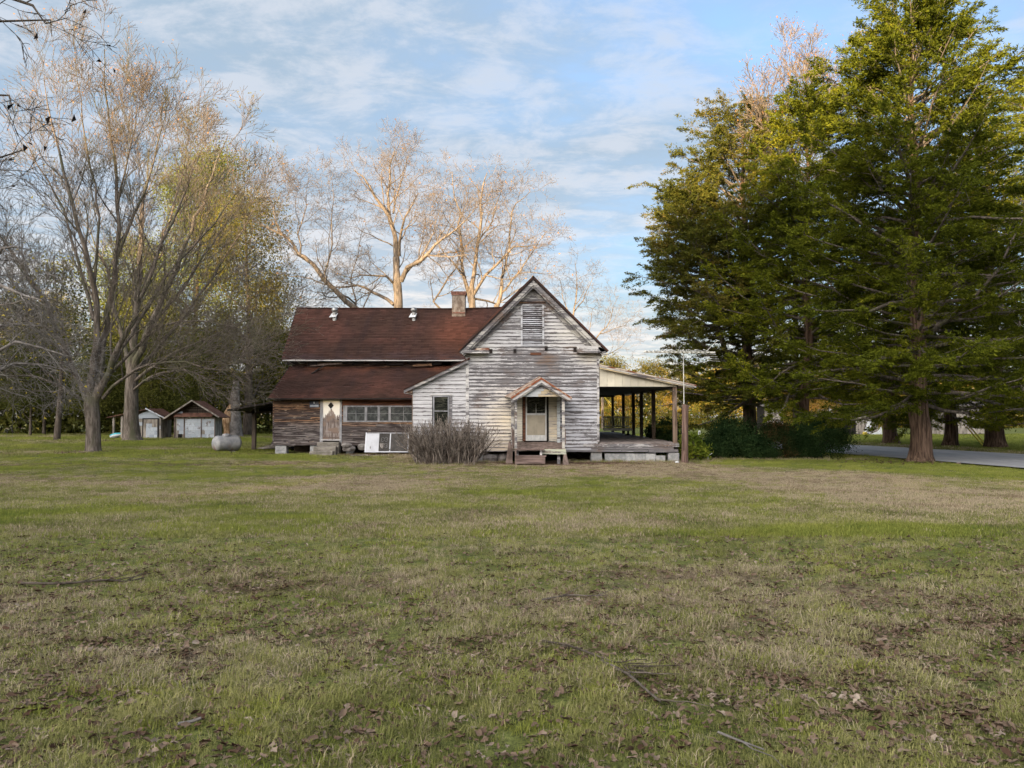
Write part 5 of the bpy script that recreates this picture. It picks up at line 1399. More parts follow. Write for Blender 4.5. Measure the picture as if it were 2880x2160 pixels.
bare_tree(t, [[(1331, 1230, 0, .60), (1331, 950, 0, .50), (1328, 860, 0, .40), (1327, 800, 0, .26)], [(1400, 1230, 1, .4), (1392, 950, 1, .32), (1396, 857, 1, .26)]],
  [[(1328, 860, 0, .30), (1326, 797, 0, .26), (1346, 673, 0, .18), (1356, 549, .5, .11), (1366, 484, .5, .04)],
   [(1322, 850, 0, .24), (1310, 780, 0, .20), (1296, 668, -.6, .14), (1286, 574, -1, .09), (1272, 494, -1, .03)],
   [(1331, 830, 0, .20), (1371, 773, -1, .16), (1416, 723, -1.6, .12), (1446, 693, -2, .09), (1520, 688, -2, .03)],
   [(1325, 900, 0, .22), (1290, 880, 0, .2), (1222, 857, -1, .12), (1267, 773, 0, .09), (1290, 720, 1, .05), (1300, 640, 1, .03)],
   [(1396, 870, 1, .24), (1416, 778, 1, .18), (1431, 698, 1.5, .13), (1446, 599, 2, .08), (1490, 540, 2, .03)],
   [(1404, 830, 1, .14), (1450, 780, 0, .11), (1490, 720, -.5, .07), (1540, 650, -1, .03)],
   [(1335, 840, 0, .14), (1395, 850, 2, .10), (1450, 820, 2.4, .06), (1500, 790, 2, .03)],
   [(1310, 780, 0, .10), (1270, 740, -2, .08), (1235, 690, -2, .05), (1215, 620, -2, .02)],
   [(1340, 690, 0, .11), (1385, 620, 1, .08), (1410, 530, 1, .03)]],
  63, PP, 102, M['bark_pecan'], (M['orangeleaf'], 420, .17, 12, .3))
P3 = dict(PP, ls=.6, kids=(0, 6, 4, 3, 3), len=(0, 2.2, 1.3, .8, .45), minr=.007)
for i, (lab, sp, Ys, ls) in enumerate([
    ('slim bare tree far behind the right slope of the front gable', [(1600, 1225, 0, .25), (1604, 950, 0, .2), (1612, 893, 0, .17)],
      70, [[(1612, 893, 0, .15), (1622, 828, 0, .11), (1619, 735, 0, .03)], [(1613, 880, 0, .1), (1644, 835, 1, .08), (1668, 780, 1, .03)], [(1610, 900, 0, .1), (1585, 850, 1, .07), (1575, 780, 1, .03)]]),
    ('low bare tree far behind, leaning right between the gable and the cedars', [(1650, 1225, 0, .22), (1660, 1000, 0, .16), (1678, 950, 0, .12)],
      75, [[(1678, 950, 0, .12), (1712, 907, 0, .08), (1735, 830, 0, .02)], [(1685, 940, 0, .09), (1740, 920, 1, .06), (1790, 890, 1, .02)], [(1670, 970, 0, .08), (1660, 900, 1, .05), (1680, 850, 1, .02)], [(1690, 1000, 0, .08), (1740, 985, 1, .05), (1775, 940, 1, .02)]])]):
    b = at(sp[0][0], 1225, Ys); t = tree_root('bare_tree', (b.x, b.y, 0), lab)
    bare_tree(t, [sp], ls, Ys, P3, 110 + i, M['bark_pecan'])

# large grey bare trees on the left
PT = dict(ls=.80, levels=5, up=(0, .12, .10, .07, .05), wig=.10, ang=.55, kids=(0, 10, 6, 5, 4), len=(0, 3.4, 2.0, 1.05, .6), seg=(0, 9, 6, 5, 4, 3), rk=(0, .06, .03, .016, .010), minr=.0075, rr=.5, taper=.3)
t = tree_root('maple_tree', (at(262, 1272, 37.2).x, 37.2, .1), 'large bare grey tree left of the sheds, short trunk and many upright limbs')
bare_tree(t, [[(264, 1282, 0, .62), (262, 1262, 0, .44), (262, 1200, 0, .39), (258, 1150, 0, .42), (256, 1118, 0, .40)]],
  [[(250, 1135, 0, .26), (262, 1040, 0, .22), (272, 950, 0, .19), (262, 800, 0, .17), (225, 640, -.5, .12), (165, 420, -1, .07), (120, 220, -1, .02)],
   [(262, 1130, 0, .27), (285, 1000, .5, .22), (306, 880, .5, .18), (330, 720, 1, .14), (325, 500, 1, .09), (300, 280, 1, .05), (290, 140, 1, .02)],
   [(268, 1130, 0, .22), (320, 1010, -.5, .18), (372, 900, -1, .14), (430, 750, -1, .10), (510, 560, -1.5, .06), (560, 430, -1.5, .02)],
   [(245, 1125, 0, .22), (190, 1000, -.5, .16), (140, 880, -1, .12), (60, 740, -1.5, .08), (-40, 600, -2, .03)],
   [(300, 1060, .5, .14), (380, 920, 1.5, .11), (470, 780, 2, .08), (590, 640, 2.5, .05), (680, 520, 2.5, .02)],
   [(262, 900, 0, .12), (230, 760, 1, .10), (160, 560, 2, .06), (60, 380, 2, .02)],
   [(330, 720, 1, .10), (400, 560, 1, .07), (450, 380, 1, .04), (470, 300, 1, .02)],
   [(265, 800, 0, .10), (275, 600, 0, .07), (240, 400, .5, .05), (215, 180, .5, .02)],
   [(328, 600, 1, .08), (360, 460, .5, .05), (390, 300, .5, .02)],
   [(200, 1010, -.5, .09), (110, 930, -1, .07), (20, 860, -1, .04), (-60, 800, -1, .02)],
   [(290, 1120, 0, .12), (350, 1060, -1, .09), (420, 1025, -1.6, .07), (520, 1020, -2, .05), (650, 1045, -2, .02)],
   [(236, 1125, 0, .11), (160, 1085, -1, .09), (80, 1050, -1.5, .06), (-20, 1060, -2, .03)],
   [(240, 1100, 0, .09), (170, 1010, -1, .06), (100, 980, -2, .04), (30, 1010, -2, .02)],
   [(310, 1050, 0, .10), (420, 940, 0, .07), (560, 900, -1, .05), (700, 930, -1, .02)]],
  37.2, PT, 201, M['bark_grey'], (M['orangeleaf'], 1700, .09, 14.5, .35))
t = tree_root('oak_tree', (at(370, 1240, 50).x, 50, .2), 'tall bare tree with flared trunk right in front of the small white shed')
PO = dict(PT, kids=(0, 10, 6, 4, 3), len=(0, 4.2, 2.3, 1.2, .7), minr=.010, wig=.12)
bare_tree(t, [[(372, 1246, 0, 1.05), (371, 1228, 0, .68), (369, 1180, 0, .56), (370, 1100, 0, .50), (372, 1040, 0, .44)]],
  [[(370, 1060, 0, .38), (380, 950, 0, .32), (390, 800, 0, .24), (400, 600, 0, .14), (420, 420, 0, .03)],
   [(376, 1040, 0, .30), (430, 900, -.5, .24), (500, 740, -1, .18), (570, 560, -1, .10), (640, 380, -1, .03)],
   [(372, 1060, 0, .20), (440, 980, 1, .16), (540, 860, 1, .12), (640, 720, 1, .08), (730, 560, 1, .03)],
   [(372, 1080, 0, .16), (450, 1020, -1, .13), (560, 960, -2, .09), (690, 900, -2, .05), (790, 860, -2, .02)],
   [(368, 1060, 0, .20), (340, 930, 1, .16), (300, 760, 1, .10), (240, 620, 1, .03)],
   [(385, 850, 0, .16), (450, 700, 1.5, .11), (500, 540, 2, .07), (530, 380, 2, .02)],
   [(420, 930, 0, .14), (520, 800, -2, .10), (600, 680, -3, .06), (660, 600, -3, .03)],
   [(372, 1100, 0, .12), (430, 1060, -2, .09), (520, 1045, -3, .06), (620, 1080, -3, .03)]],
  50, PO, 202, M['bark_grey'], (M['olive'], 2600, .14, None, .15))

t = tree_root('bare_tree', (-16.6, 22.5, 0), 'bare tree just outside the left edge whose pale grey twigs droop into the picture')
PD = dict(ls=1.0, levels=5, up=(0, -.02, -.03, -.05, -.05), wig=.16, ang=.8, kids=(0, 8, 5, 4, 3), len=(0, 1.8, 1.1, .65, .4), seg=(0, 8, 7, 6, 5, 4), rk=(0, .03, .016, .009, .006), minr=.0045, rr=.5, taper=.3)
bare_tree(t, [[(-130, 1310, 0, .3), (-125, 1100, 0, .25), (-140, 900, 0, .2)]],
  [[(-130, 1000, 0, .14), (-60, 860, -.4, .08), (30, 800, -.8, .05), (130, 850, -1, .015)],
   [(-130, 1060, 0, .12), (-50, 1000, -.4, .07), (60, 960, -.8, .04), (180, 1000, -1, .012)],
   [(-130, 1080, 0, .12), (-40, 1060, .4, .07), (70, 1020, .8, .04), (190, 1050, 1, .012)],
   [(-130, 960, 0, .10), (-60, 780, 0, .06), (20, 700, 0, .04), (90, 740, 0, .012)],
   [(-130, 940, 0, .10), (-90, 700, 0, .07), (-40, 560, 0, .04), (10, 440, 0, .015)],
   [(-130, 1020, 0, .08), (-40, 930, 1, .05), (60, 900, 1.4, .03), (150, 930, 1.4, .01)]],
  22.5, PD, 203, M['twig_pale'], (M['yellowleaf'], 240, .10, None, .15))
t = tree_root('bare_tree', (-8.6, 8.3, .3), 'near tree outside the upper left corner, twigs with dark dead leaves hanging into the sky')
PN = dict(levels=4, up=(0, .02, .0, -.02), wig=.10, ang=.6, kids=(0, 7, 4, 3), len=(0, .9, .5, .25), seg=(0, 9, 8, 6, 5), rk=(0, .008, .005, .003), minr=.0036, rr=.5, taper=.35)
tp = bare_tree(t, [[(-900, 1700, 0, .25), (-880, 900, 0, .2), (-860, 100, 0, .14)]],
  [[(-870, 500, 0, .10), (-600, 200, 0, .06), (-300, 120, 0, .03), (-60, 60, 0, .015), (120, 60, 0, .008), (150, 110, 0, .004)],
   [(-870, 600, 0, .10), (-500, 420, .3, .05), (-200, 300, .3, .025), (0, 260, .3, .012), (70, 330, .3, .004)],
   [(-870, 300, 0, .08), (-400, -60, -.3, .04), (0, -40, -.3, .02), (130, 60, -.3, .008), (190, 60, -.3, .003)],
   [(-870, 700, 0, .07), (-400, 560, .5, .03), (-100, 470, .5, .015), (60, 410, .5, .005)]],
  8.3, PN, 204, M['bark_dark'], (M['blackleaf'], 60, .085, None, .03))

# ------------------------------------------------------------------ cedars
def clumps(C, D, n_, size, g, leaf, asp, flat=.6, up=.25):
    """feathery sprays: n_ leaf quads in a cone round every point C, tapering along D"""
    k = len(C); idx = np.repeat(np.arange(k), n_)
    sz = size * g.uniform(.55, 1.35, size=(k, 1))[idx]
    uu = g.uniform(-.45, 1.0, size=(k * n_, 1)) ** 1
    sub = g.integers(0, 6, size=(k * n_, 1)); dirs = g.normal(size=(k, 6, 3)); dirs[:, :, 2] *= flat; dirs /= np.linalg.norm(dirs, axis=2, keepdims=True)
    lat = dirs[idx, sub[:, 0]]
    wid = np.clip(.55 - .45 * uu, .05, 1)
    v = g.uniform(0, 1, size=(k * n_, 1))
    P = C[idx] + D[idx] * uu * sz + lat * wid * v * sz + g.normal(size=(k * n_, 3)) * .035
    P[:, 2] -= .10 * sz[:, 0] * uu[:, 0] ** 2 + .06 * v[:, 0] ** 2 * sz[:, 0]
    Dn = D[idx] * .8 + lat * .7; Dn[:, 2] += up
    return leafs(P, leaf, asp, g, Dn, .4)

def cedar(rt, x, y, z0, Hh, Rr, low, seed, mt, trunk_r, nl=110, kc=7, nleaf=85, side=None, cs=.55, leaf=.145, prof=None, topup=.9, bare_low=True, forks=()):
    g = np.random.default_rng(seed); r = random.Random(seed)
    tb = []; out = []; C = []; D = []
    axes = [(np.array([x, y, z0]), np.array([x + r.uniform(-.4, .4), y, z0 + Hh]), trunk_r, Rr, nl, low)]
    for (fx, fy, fb, fh, fr) in forks:
        axes.append((np.array([x, y, z0 + fb]), np.array([x + fx, y + fy, z0 + fh]), trunk_r * .5, fr, int(nl * .45), fb + .5))
    for ai, (a, b, tr, RR, n_, lo) in enumerate(axes):
        m = 16; f = np.linspace(0, 1, m)[:, None]; ax = a + (b - a) * f
        if ai: ax = a + (b - a) * np.concatenate([f ** .6, f ** .6, f], 1)
        ax[1:, :2] += g.normal(size=(m - 1, 2)) * .07
        rr_ = tr * (1 - np.linspace(0, 1, m) * .92)
        if ai == 0: rr_[0] *= 1.0
        tb.append((ax, rr_)) if ai == 0 else out.append((ax, rr_))
        az = r.uniform(0, 6)
        Lz = b[2] - a[2]
        for i in range(n_):
            t_ = (lo + (Lz - lo) * (i + r.random()) / n_) / Lz
            if t_ > .985: continue
            q = np.array([np.interp(t_, np.linspace(0, 1, m), ax[:, k]) for k in range(3)])
            az += 2.39996 + r.uniform(-.4, .4)
            pr = prof(t_) if prof else (1 - t_) ** .62 * (.55 + .45 * min(1, t_ * 3.2))
            L = RR * pr * r.choice([.55, .75, .9, 1.0, 1.1, 1.25]) * r.uniform(.9, 1.1) + .35
            if side is not None: L *= 1 + side[2] * (math.cos(az) * side[0] + math.sin(az) * side[1])
            el = -.02 - .16 * max(0, 1 - t_ * 4) + topup * t_ ** 1.3 + r.uniform(-.14, .16)
            d = np.array([math.cos(az) * math.cos(el), math.sin(az) * math.cos(el), math.sin(el)])
            m2 = 6; pts = [q]; dd = d.copy()
            for k in range(m2 - 1):
                dd = unit(dd + g.normal(size=3) * .11 + np.array([0, 0, (-.07 if k < 2 else .13) * (1 - t_)]))
                pts.append(pts[-1] + dd * L / (m2 - 1))
            pts = np.array(pts); r0 = max(.018, min(.13, .013 * L + .008))
            out.append((pts, np.linspace(r0, .010, m2)))
            nk = max(2, int(kc * (.35 + L / RR * 1.0)))
            for k in range(nk):
                f2 = .28 + .72 * (k + r.random()) / nk
                j = min(int(f2 * (m2 - 1)), m2 - 2); ff = f2 * (m2 - 1) - j
                q2 = pts[j] * (1 - ff) + pts[j + 1] * ff
                d2 = rot_dir(pts[j + 1] - pts[j], r.uniform(.3, 1.1), r.uniform(0, 6.28), r); d2[2] = d2[2] * .35 - .02; d2 = unit(d2)
                l2 = r.uniform(.35, 1.0) * (1.15 - f2 * .6) * min(1.2, .5 + L / 4)
                e2 = q2 + d2 * l2
                out.append((np.array([q2, q2 + d2 * l2 * .5 + g.normal(size=3) * .04, e2]), np.array([.012, .009, .006])))
                C.append(e2); D.append(d2)
                if r.random() < .6: C.append(q2 + d2 * l2 * .5); D.append(d2)
            C.append(pts[-1]); D.append(unit(pts[-1] - pts[-2]))
    for _ in range(int(nl * 1.3)):
        h_ = low + .2 + (Hh * .72 - low) * r.random() ** 1.1; a_ = r.uniform(0, 6.28); q_ = r.uniform(.5, 2.2)
        C.append(np.array([x + q_ * math.cos(a_), y + q_ * math.sin(a_), z0 + h_])); D.append(np.array([math.cos(a_), math.sin(a_), -.1]))
    C = np.array(C); D = np.array(D)
    # flared, fluted trunk
    ax, rr_ = tb[0]; k = 22; zs = np.concatenate([[-.1, .08, .22, .45, .8, 1.3, 2.0], np.linspace(3, Hh * .97, 10)])
    V = []
    for z in zs:
        cx = np.interp(z, ax[:, 2] - z0, ax[:, 0]); cy = np.interp(z, ax[:, 2] - z0, ax[:, 1]); R0 = trunk_r * (1 - .92 * max(z, 0) / Hh) * (1 + .45 * math.exp(-max(z, 0) / .28))
        for i in range(k):
            t_ = 2 * math.pi * i / k
            fl = 1 + (.07 * math.sin(5 * t_ + seed) + .05 * math.sin(9 * t_ + 2 * seed + z)) * (1 if z < 3 else .4) + r.uniform(-.02, .02)
            V.append((cx + R0 * fl * math.cos(t_), cy + R0 * fl * math.sin(t_), z0 + z))
    F = [(j * k + i, j * k + (i + 1) % k, (j + 1) * k + (i + 1) % k, (j + 1) * k + i) for j in range(len(zs) - 1) for i in range(k)]
    obj_np('trunk', np.array(V), [np.array(F)], M['bark_cedar'], rt, True)
    if bare_low:   # dead grey twigs on the inner limbs
        for _ in range(int(nl * 1.6)):
            p, q_ = out[r.randrange(len(out))]; s = p[len(p) // 2]; d = unit(g.normal(size=3)); l = r.uniform(.3, .8)
            out.append((np.array([s, s + d * l * .5 + g.normal(size=3) * .06, s + d * l]), np.array([.009, .007, .004])))
    Vb, Fb = branches_mesh(out, lambda q: 6 if q > .06 else (4 if q > .02 else 3))
    obj_np('limbs', Vb, [Fb], M['bark_grey'], rt, True)
    Vl, Fl = clumps(C, D, nleaf, cs, g, leaf, .34, .45, -.05)
    obj_np('foliage', Vl, [Fl], mt, rt)
    return len(C)

def cedar_at(px, Y, z0, Hh, Rr, low, seed, mt, tr, label, **kw):
    p = at(px, 1300, Y); t = tree_root('cedar_tree', (p.x, Y, z0), label)
    return cedar(t, p.x, Y, z0, Hh, Rr, low, seed, M[mt], tr, **kw)
BP = lambda t: (1 - t) ** .42 * (.86 + .14 * min(1, t * 4))
cedar_at(2588, 31.6, 0, 18.2, 6.3, 2.3, 301, 'cedar', .39, 'large green cedar with the thickest fluted trunk, standing on the lawn by the road', nl=250, nleaf=96, kc=8, cs=.66, prof=BP)
cedar_at(2266, 36.2, 0, 17.0, 5.7, 2.7, 302, 'cedar', .30, 'dark green cedar whose straight trunk rises behind the middle of the hedge', nl=165, nleaf=84, cs=.66, prof=lambda t: (1 - t) ** .62 * 1.05)
cedar_at(2115, 40.5, 0, 17.6, 6.3, 2.6, 303, 'cedar2', .36, 'bronze tinged cedar nearest the porch, its broad drooping limbs reaching left', nl=200, nleaf=84, cs=.66, side=(-1, -.2, .15), forks=((-3.4, -.6, 3.0, 13.6, 3.4),), prof=lambda t: (1 - t) ** .5)
cedar_at(2507, 50.5, 0, 15.0, 4.8, 1.7, 304, 'cedar', .42, 'dark cedar across the road, just left of the thickest trunk', nl=110, nleaf=80, cs=.66)
cedar_at(2672, 46.0, 0, 16.0, 4.8, 1.7, 305, 'cedar', .36, 'cedar across the road with a side limb leaning right', nl=110, nleaf=80, cs=.66)
cedar_at(2800, 44.0, 0, 19.5, 5.6, 1.9, 306, 'cedar', .50, 'tallest cedar across the road near the right edge, with ragged low limbs', nl=130, nleaf=72, cs=.60, prof=BP)
cedar_at(2990, 38.5, 0, 18.5, 5.8, 1.6, 307, 'cedar', .45, 'cedar cut off by the right edge of the picture', nl=130, nleaf=66, cs=.60, prof=BP)
# forked side limbs of the roadside cedars
t = tree_root('bare_tree', (14.2, 38.6, 0), 'thin bare tree with pinkish sunlit twigs rising between the two cedar tops')
PB = dict(PP, ang=.5, len=(0, 2.6, 1.5, .85, .5), up=(0, .18, .15, .1, .08), minr=.009)
bare_tree(t, [[(2240, 1290, 0, .25), (2238, 1000, 0, .2), (2235, 700, 0, .16)]],
  [[(2236, 720, 0, .14), (2240, 560, 0, .11), (2225, 400, 0, .07), (2215, 250, 0, .04), (2230, 130, 0, .015)],
   [(2236, 600, 0, .1), (2270, 480, .5, .07), (2300, 330, .5, .04), (2320, 180, .5, .015)],
   [(2236, 640, 0, .1), (2190, 500, -.5, .07), (2160, 400, -.5, .04), (2150, 300, -.5, .015)],
   [(2230, 480, 0, .06), (2260, 350, -1, .04), (2270, 230, -1, .015)]],
  38.6, PB, 310, M['bark_pecan'], (M['orangeleaf'], 1500, .10, 11, .25))
t = tree_root('bare_tree', (22.6, 34.2, 0), 'bare shrubby tree with long thin pale stems at the right edge beside the road')
PR = dict(PD, up=(0, .1, .08, .05, .03), kids=(0, 6, 4, 3, 2), len=(0, 1.4, .9, .5, .3), levels=4, minr=.006)
bare_tree(t, [[(2900, 1310, 0, .12), (2895, 1150, 0, .1)]], [[(2898, 1200, 0, .09), (2860, 1000, 0, .06), (2810, 800, 0, .04), (2790, 640, 0, .012)], [(2898, 1180, 0, .08), (2870, 900, -.4, .05), (2840, 700, -.4, .03), (2850, 560, -.4, .012)],
   [(2898, 1150, 0, .07), (2930, 900, -.4, .05), (2900, 720, -.4, .03), (2870, 600, -.4, .012)]], 34.2, PR, 311, M['twig_shrub'])

# ------------------------------------------------------------------ hedge and shrubs
def shrub(name, c, s, n_, leaf, mt, label, cat='shrub', seed=1, stems=8, group=None, lumps=26):
    g = np.random.default_rng(seed); r = random.Random(seed)
    t = tree_root(name, (c[0], c[1], c[2]), label, cat, group)
    k = lumps; C = []
    for i in range(k):
        d = g.normal(size=3); d[2] = abs(d[2]) * .8; d /= np.linalg.norm(d)
        C.append(np.array([d[0] * s[0] * .5 * .80, d[1] * s[1] * .5 * .80, s[2] * (.12 + .70 * d[2])]))
    C = np.array(C); idx = g.integers(0, k, n_)
    P = C[idx] + g.normal(size=(n_, 3)) * np.array([s[0] * .10, s[1] * .10, s[2] * .11])
    P[:, 2] = np.clip(P[:, 2], .03, None)
    P += np.array(c)
    V, F = leafs(P, leaf, .5, g); obj_np('foliage', V, [F], M[mt], t)
    out = []
    for i in range(stems):
        e = C[r.randrange(k)] + np.array(c); b = np.array(c) + np.array([r.uniform(-.15, .15) * s[0], r.uniform(-.15, .15) * s[1], 0])
        out.append((np.array([b, (b + e) / 2 + g.normal(size=3) * .05, e]), np.array([.03, .02, .008])))
    V, F = branches_mesh(out, lambda q: 5); obj_np('stems', V, [F], M['bark_dark'], t)
    return t
shrub('hedge_shrub', (9.35, 34.4, 0), (2.1, 1.8, 1.42), 16000, .085, 'hedge', 'low dark boxwood at the left end of the hedge', seed=1)
shrub('hedge_shrub', (10.3, 35.8, 0), (2.6, 1.8, 1.95), 16000, .085, 'hedge', 'dark boxwood behind the left part of the hedge, rising above the low one', seed=2)
shrub('hedge_shrub', (10.75, 33.6, 0), (1.5, 1.4, 1.15), 11000, .08, 'hedge', 'smallest rounded boxwood in front of the hedge', seed=3)
shrub('hedge_shrub', (11.75, 34.2, 0), (1.9, 1.7, 1.72), 15000, .085, 'hedge_brown', 'boxwood with dead brown patches in the middle of the hedge', seed=4)
shrub('hedge_shrub', (13.5, 34.3, 0), (3.0, 2.2, 1.95), 26000, .085, 'hedge', 'biggest and darkest boxwood at the right end of the hedge', seed=5, lumps=40)
shrub('leafy_shrub', (7.55, 32.4, 0), (1.35, 1.2, 1.25), 1700, .15, 'laurel', 'loose yellow-green shrub right behind the cut-off pole', seed=6, stems=22)
shrub('leafy_shrub', (7.65, 36.4, 0), (1.6, 2.0, 1.75), 7000, .12, 'hedge', 'dark shrub beside the porch just behind the front post', seed=7, stems=20)
shrub('leafy_shrub', (7.6, 39.8, 0), (1.5, 2.2, 1.85), 5000, .14, 'hedge', 'farther dark shrub beside the porch between the middle posts', seed=8, stems=24)

# leafless bush in front of the house
g = np.random.default_rng(44); r = random.Random(44)
bc = Vector((-2.55, 29.95, 0))
t = tree_root('bare_bush', tuple(bc), 'dense leafless bush of stiff grey-brown stems in front of the side room', 'bush')
out = []
for i in range(520):
    bx = r.uniform(-1, 1); b = np.array([bc.x + bx * 1.15, bc.y + r.gauss(0, .22), 0.0])
    lean_ = bx * .38 + r.gauss(0, .15)
    Hs = r.uniform(1.15, 1.95) * (1 - .12 * abs(bx)) ; m = 8
    d = unit(np.array([lean_, r.gauss(0, .22), 1.0])); pts = [b]; dd = d
    for k in range(m - 1):
        dd = unit(dd + g.normal(size=3) * .17 + np.array([0, 0, .06])); pts.append(pts[-1] + dd * Hs / (m - 1))
    pts = np.array(pts); r0 = r.uniform(.006, .020); out.append((pts, np.linspace(r0, r0 * .45, m)))
    for k in range(r.randint(2, 5)):
        j = r.randint(2, m - 2); d2 = rot_dir(pts[j + 1] - pts[j], r.uniform(.3, .7), r.uniform(0, 6.28), r); d2[2] = abs(d2[2]); l = r.uniform(.15, .45)
        out.append((np.array([pts[j], pts[j] + d2 * l * .5 + g.normal(size=3) * .02, pts[j] + d2 * l + np.array([0, 0, .06])]), np.array([r0 * .5, r0 * .42, r0 * .25])))
V, F = branches_mesh(out, lambda q: 5 if q > .012 else 4)
props(obj_np('stems', V, [F], M['twig_shrub'], t), None, None, None, 'stuff')

# ------------------------------------------------------------------ woods: a few prototypes, copied
def leafy(rt, h, rad, low, n_, leaf, mt, seed, tr=.22, bk='bark_dark', clump=1.0, vert=1.0):
    g = np.random.default_rng(seed); r = random.Random(seed); out = []; tips = []
    ax = crv([(0, 0, 0), (r.uniform(-.3, .3), 0, h * .4), (r.uniform(-.5, .5), 0, h * .95)], 12) + origin_of(rt)
    out.append((ax, np.linspace(tr, tr * .15, 12)))
    P = dict(levels=2, up=(0, .06, .04), wig=.14, ang=.9, kids=(16, 5), len=(rad * .95, rad * .5), seg=(8, 7, 5), rk=(tr * .35, tr * .15), minr=.012, rr=.5, taper=.3)
    spawn(out, tips, r, ax, out[0][1], h, 0, P, low)
    V, F = branches_mesh([out[0]], lambda q: 10); obj_np('trunk', V, [F], M[bk], rt, True)
    V, F = branches_mesh(out[1:], lambda q: 5 if q > .04 else 3); obj_np('limbs', V, [F], M[bk], rt, True)
    T = np.array([q[0] for q in tips]); idx = g.integers(0, len(T), n_)
    L = T[idx] + g.normal(size=(n_, 3)) * np.array([1, 1, .7]) * clump * .6
    V, F = leafs(L, leaf, .7, g); obj_np('crown', V, [F], M[mt], rt)
def copy_tree(o, loc, rz=0, sc=1.0, label=None, group=None):
    c = o.copy(); COL.objects.link(c); c.location = loc; c.rotation_euler = (0, 0, rz); c.scale = (sc, sc, sc)
    if label: c['label'] = label
    if group: c['group'] = group
    for ch in list(o.children):
        d = ch.copy(); COL.objects.link(d); d.parent = c
    return c
def place(kind, first, spots, labels, group):
    for i, (x, y, s, a) in enumerate(spots):
        lb = labels[min(i, len(labels) - 1)]
        if i == 0: first.location = (x, y, 0); first.rotation_euler = (0, 0, a); first.scale = (s, s, s); first['label'] = lb; first['group'] = group
        else: copy_tree(first, (x, y, 0), a, s, lb, group)
GW = 'trees of the wood edge left of the house'
pa = root('wood_tree', (0, 0, 0), 'x', 'tree'); leafy(pa, 12, 3.6, .18, 15000, .20, 'woods', 401, .2, clump=1.25)
pb = root('wood_tree', (0, 0, 0), 'x', 'tree'); leafy(pb, 15, 4.2, .22, 15000, .21, 'olive', 402, .24, clump=1.3)
pc_ = root('wood_tree', (0, 0, 0), 'x', 'tree'); leafy(pc_, 9, 4.0, .12, 8000, .26, 'gold', 403, .2, clump=1.2)
r = random.Random(12)
sp1 = [(-52 + i * 4.1 + r.uniform(-1, 1), 66 + r.uniform(-3, 5), r.uniform(.75, 1.0), r.uniform(0, 6)) for i in range(8)] + [(-38 + i * 4.5 + r.uniform(-1, 1), 62 + r.uniform(-1, 2), r.uniform(.5, .68), r.uniform(0, 6)) for i in range(4)]
place('wood', pa, sp1, ['dark leafy tree in the shaded wood edge behind the sheds'], GW)
sp2 = [(-58 + i * 6.0 + r.uniform(-2, 2), 76 + r.uniform(-3, 6), r.uniform(.6, .85), r.uniform(0, 6)) for i in range(6)]
place('wood', pb, sp2, ['olive-brown tree standing deeper in the wood left of the house'], 'taller olive trees deeper in the wood')
sp3 = [(3 + i * 5.0 + r.uniform(-1.2, 1.2), 112 + r.uniform(-4, 9), r.uniform(.6, .95), r.uniform(0, 6)) for i in range(13)]
place('wood', pc_, sp3, ['golden sunlit tree in the far tree line beyond the road'], 'golden trees beyond the road')
pd_ = root('wood_tree', (0, 0, 0), 'x', 'tree'); leafy(pd_, 10, 4.2, .12, 8000, .26, 'olive', 404, .2, clump=1.3)
sp4 = [(4 + i * 6.4 + r.uniform(-1.5, 1.5), 130 + r.uniform(-4, 10), r.uniform(.8, 1.05), r.uniform(0, 6)) for i in range(14)]
place('wood', pd_, sp4, ['olive tree in the back row of the far tree line beyond the road'], 'olive trees in the back row beyond the road')
t = tree_root('pine_tree', (-29.5, 72, .2), 'tall pine with a rounded yellow-green crown behind the bare trees on the left'); leafy(t, 25, 5.6, .45, 42000, .17, 'pine', 405, .35, 'bark_cedar', clump=1.5)
t = tree_root('pine_tree', (-36.5, 74, .2), 'lower yellow-green pine left of the tall one behind the bare trees'); leafy(t, 17, 4.4, .35, 24000, .17, 'pine', 406, .3, 'bark_cedar', clump=1.4)
t = tree_root('wood_tree', (-21.6, 62.8, .2), 'tall dense olive-brown tree rising just left of the house roof'); leafy(t, 18.5, 4.4, .14, 26000, .16, 'olive', 407, .4, clump=1.5)
t = tree_root('wood_tree', (-23.0, 74, .2), 'olive tree directly behind the left end of the red roof'); leafy(t, 13, 3.6, .14, 16000, .17, 'olive', 408, .3, clump=1.4)
t = tree_root('broken_tree', (at(655, 1218, 61).x, 61, .2), 'thick pale broken trunk with torn tan wood, standing behind the gas tank', 'tree trunk')
bx = at(655, 1218, 61).x
V, F = branches_mesh([(crv([(bx + .15, 61, 0), (bx + .15, 61, .8), (bx + .1, 61, 2.4), (bx + .2, 61, 4.6)], 12), np.array([.95, .7, .6, .56, .54, .52, .48, .44, .4, .34, .3, .2]))], lambda q: 14)
obj_np('trunk', V, [F], M['twig_pale'], t, True)
V, F = branches_mesh([(crv([(bx - .2, 60.75, 0), (bx - .35, 60.75, 1.1), (bx - .3, 60.75, 1.9), (bx - .1, 60.75, 2.7)], 9), np.array([.42, .36, .34, .36, .42, .40, .3, .22, .12]))], lambda q: 9)
V = V + np.random.default_rng(4).normal(size=V.shape) * .04
obj_np('torn_wood', V, [F], M['torn'], t)
t = tree_root('tree_trunk', (at(160, 1237, 52).x, 52, .2), 'slim dark trunk standing alone at the wood edge left of the large bare tree'); leafy(t, 11, 3.0, .35, 3500, .2, 'woods', 409, .22)

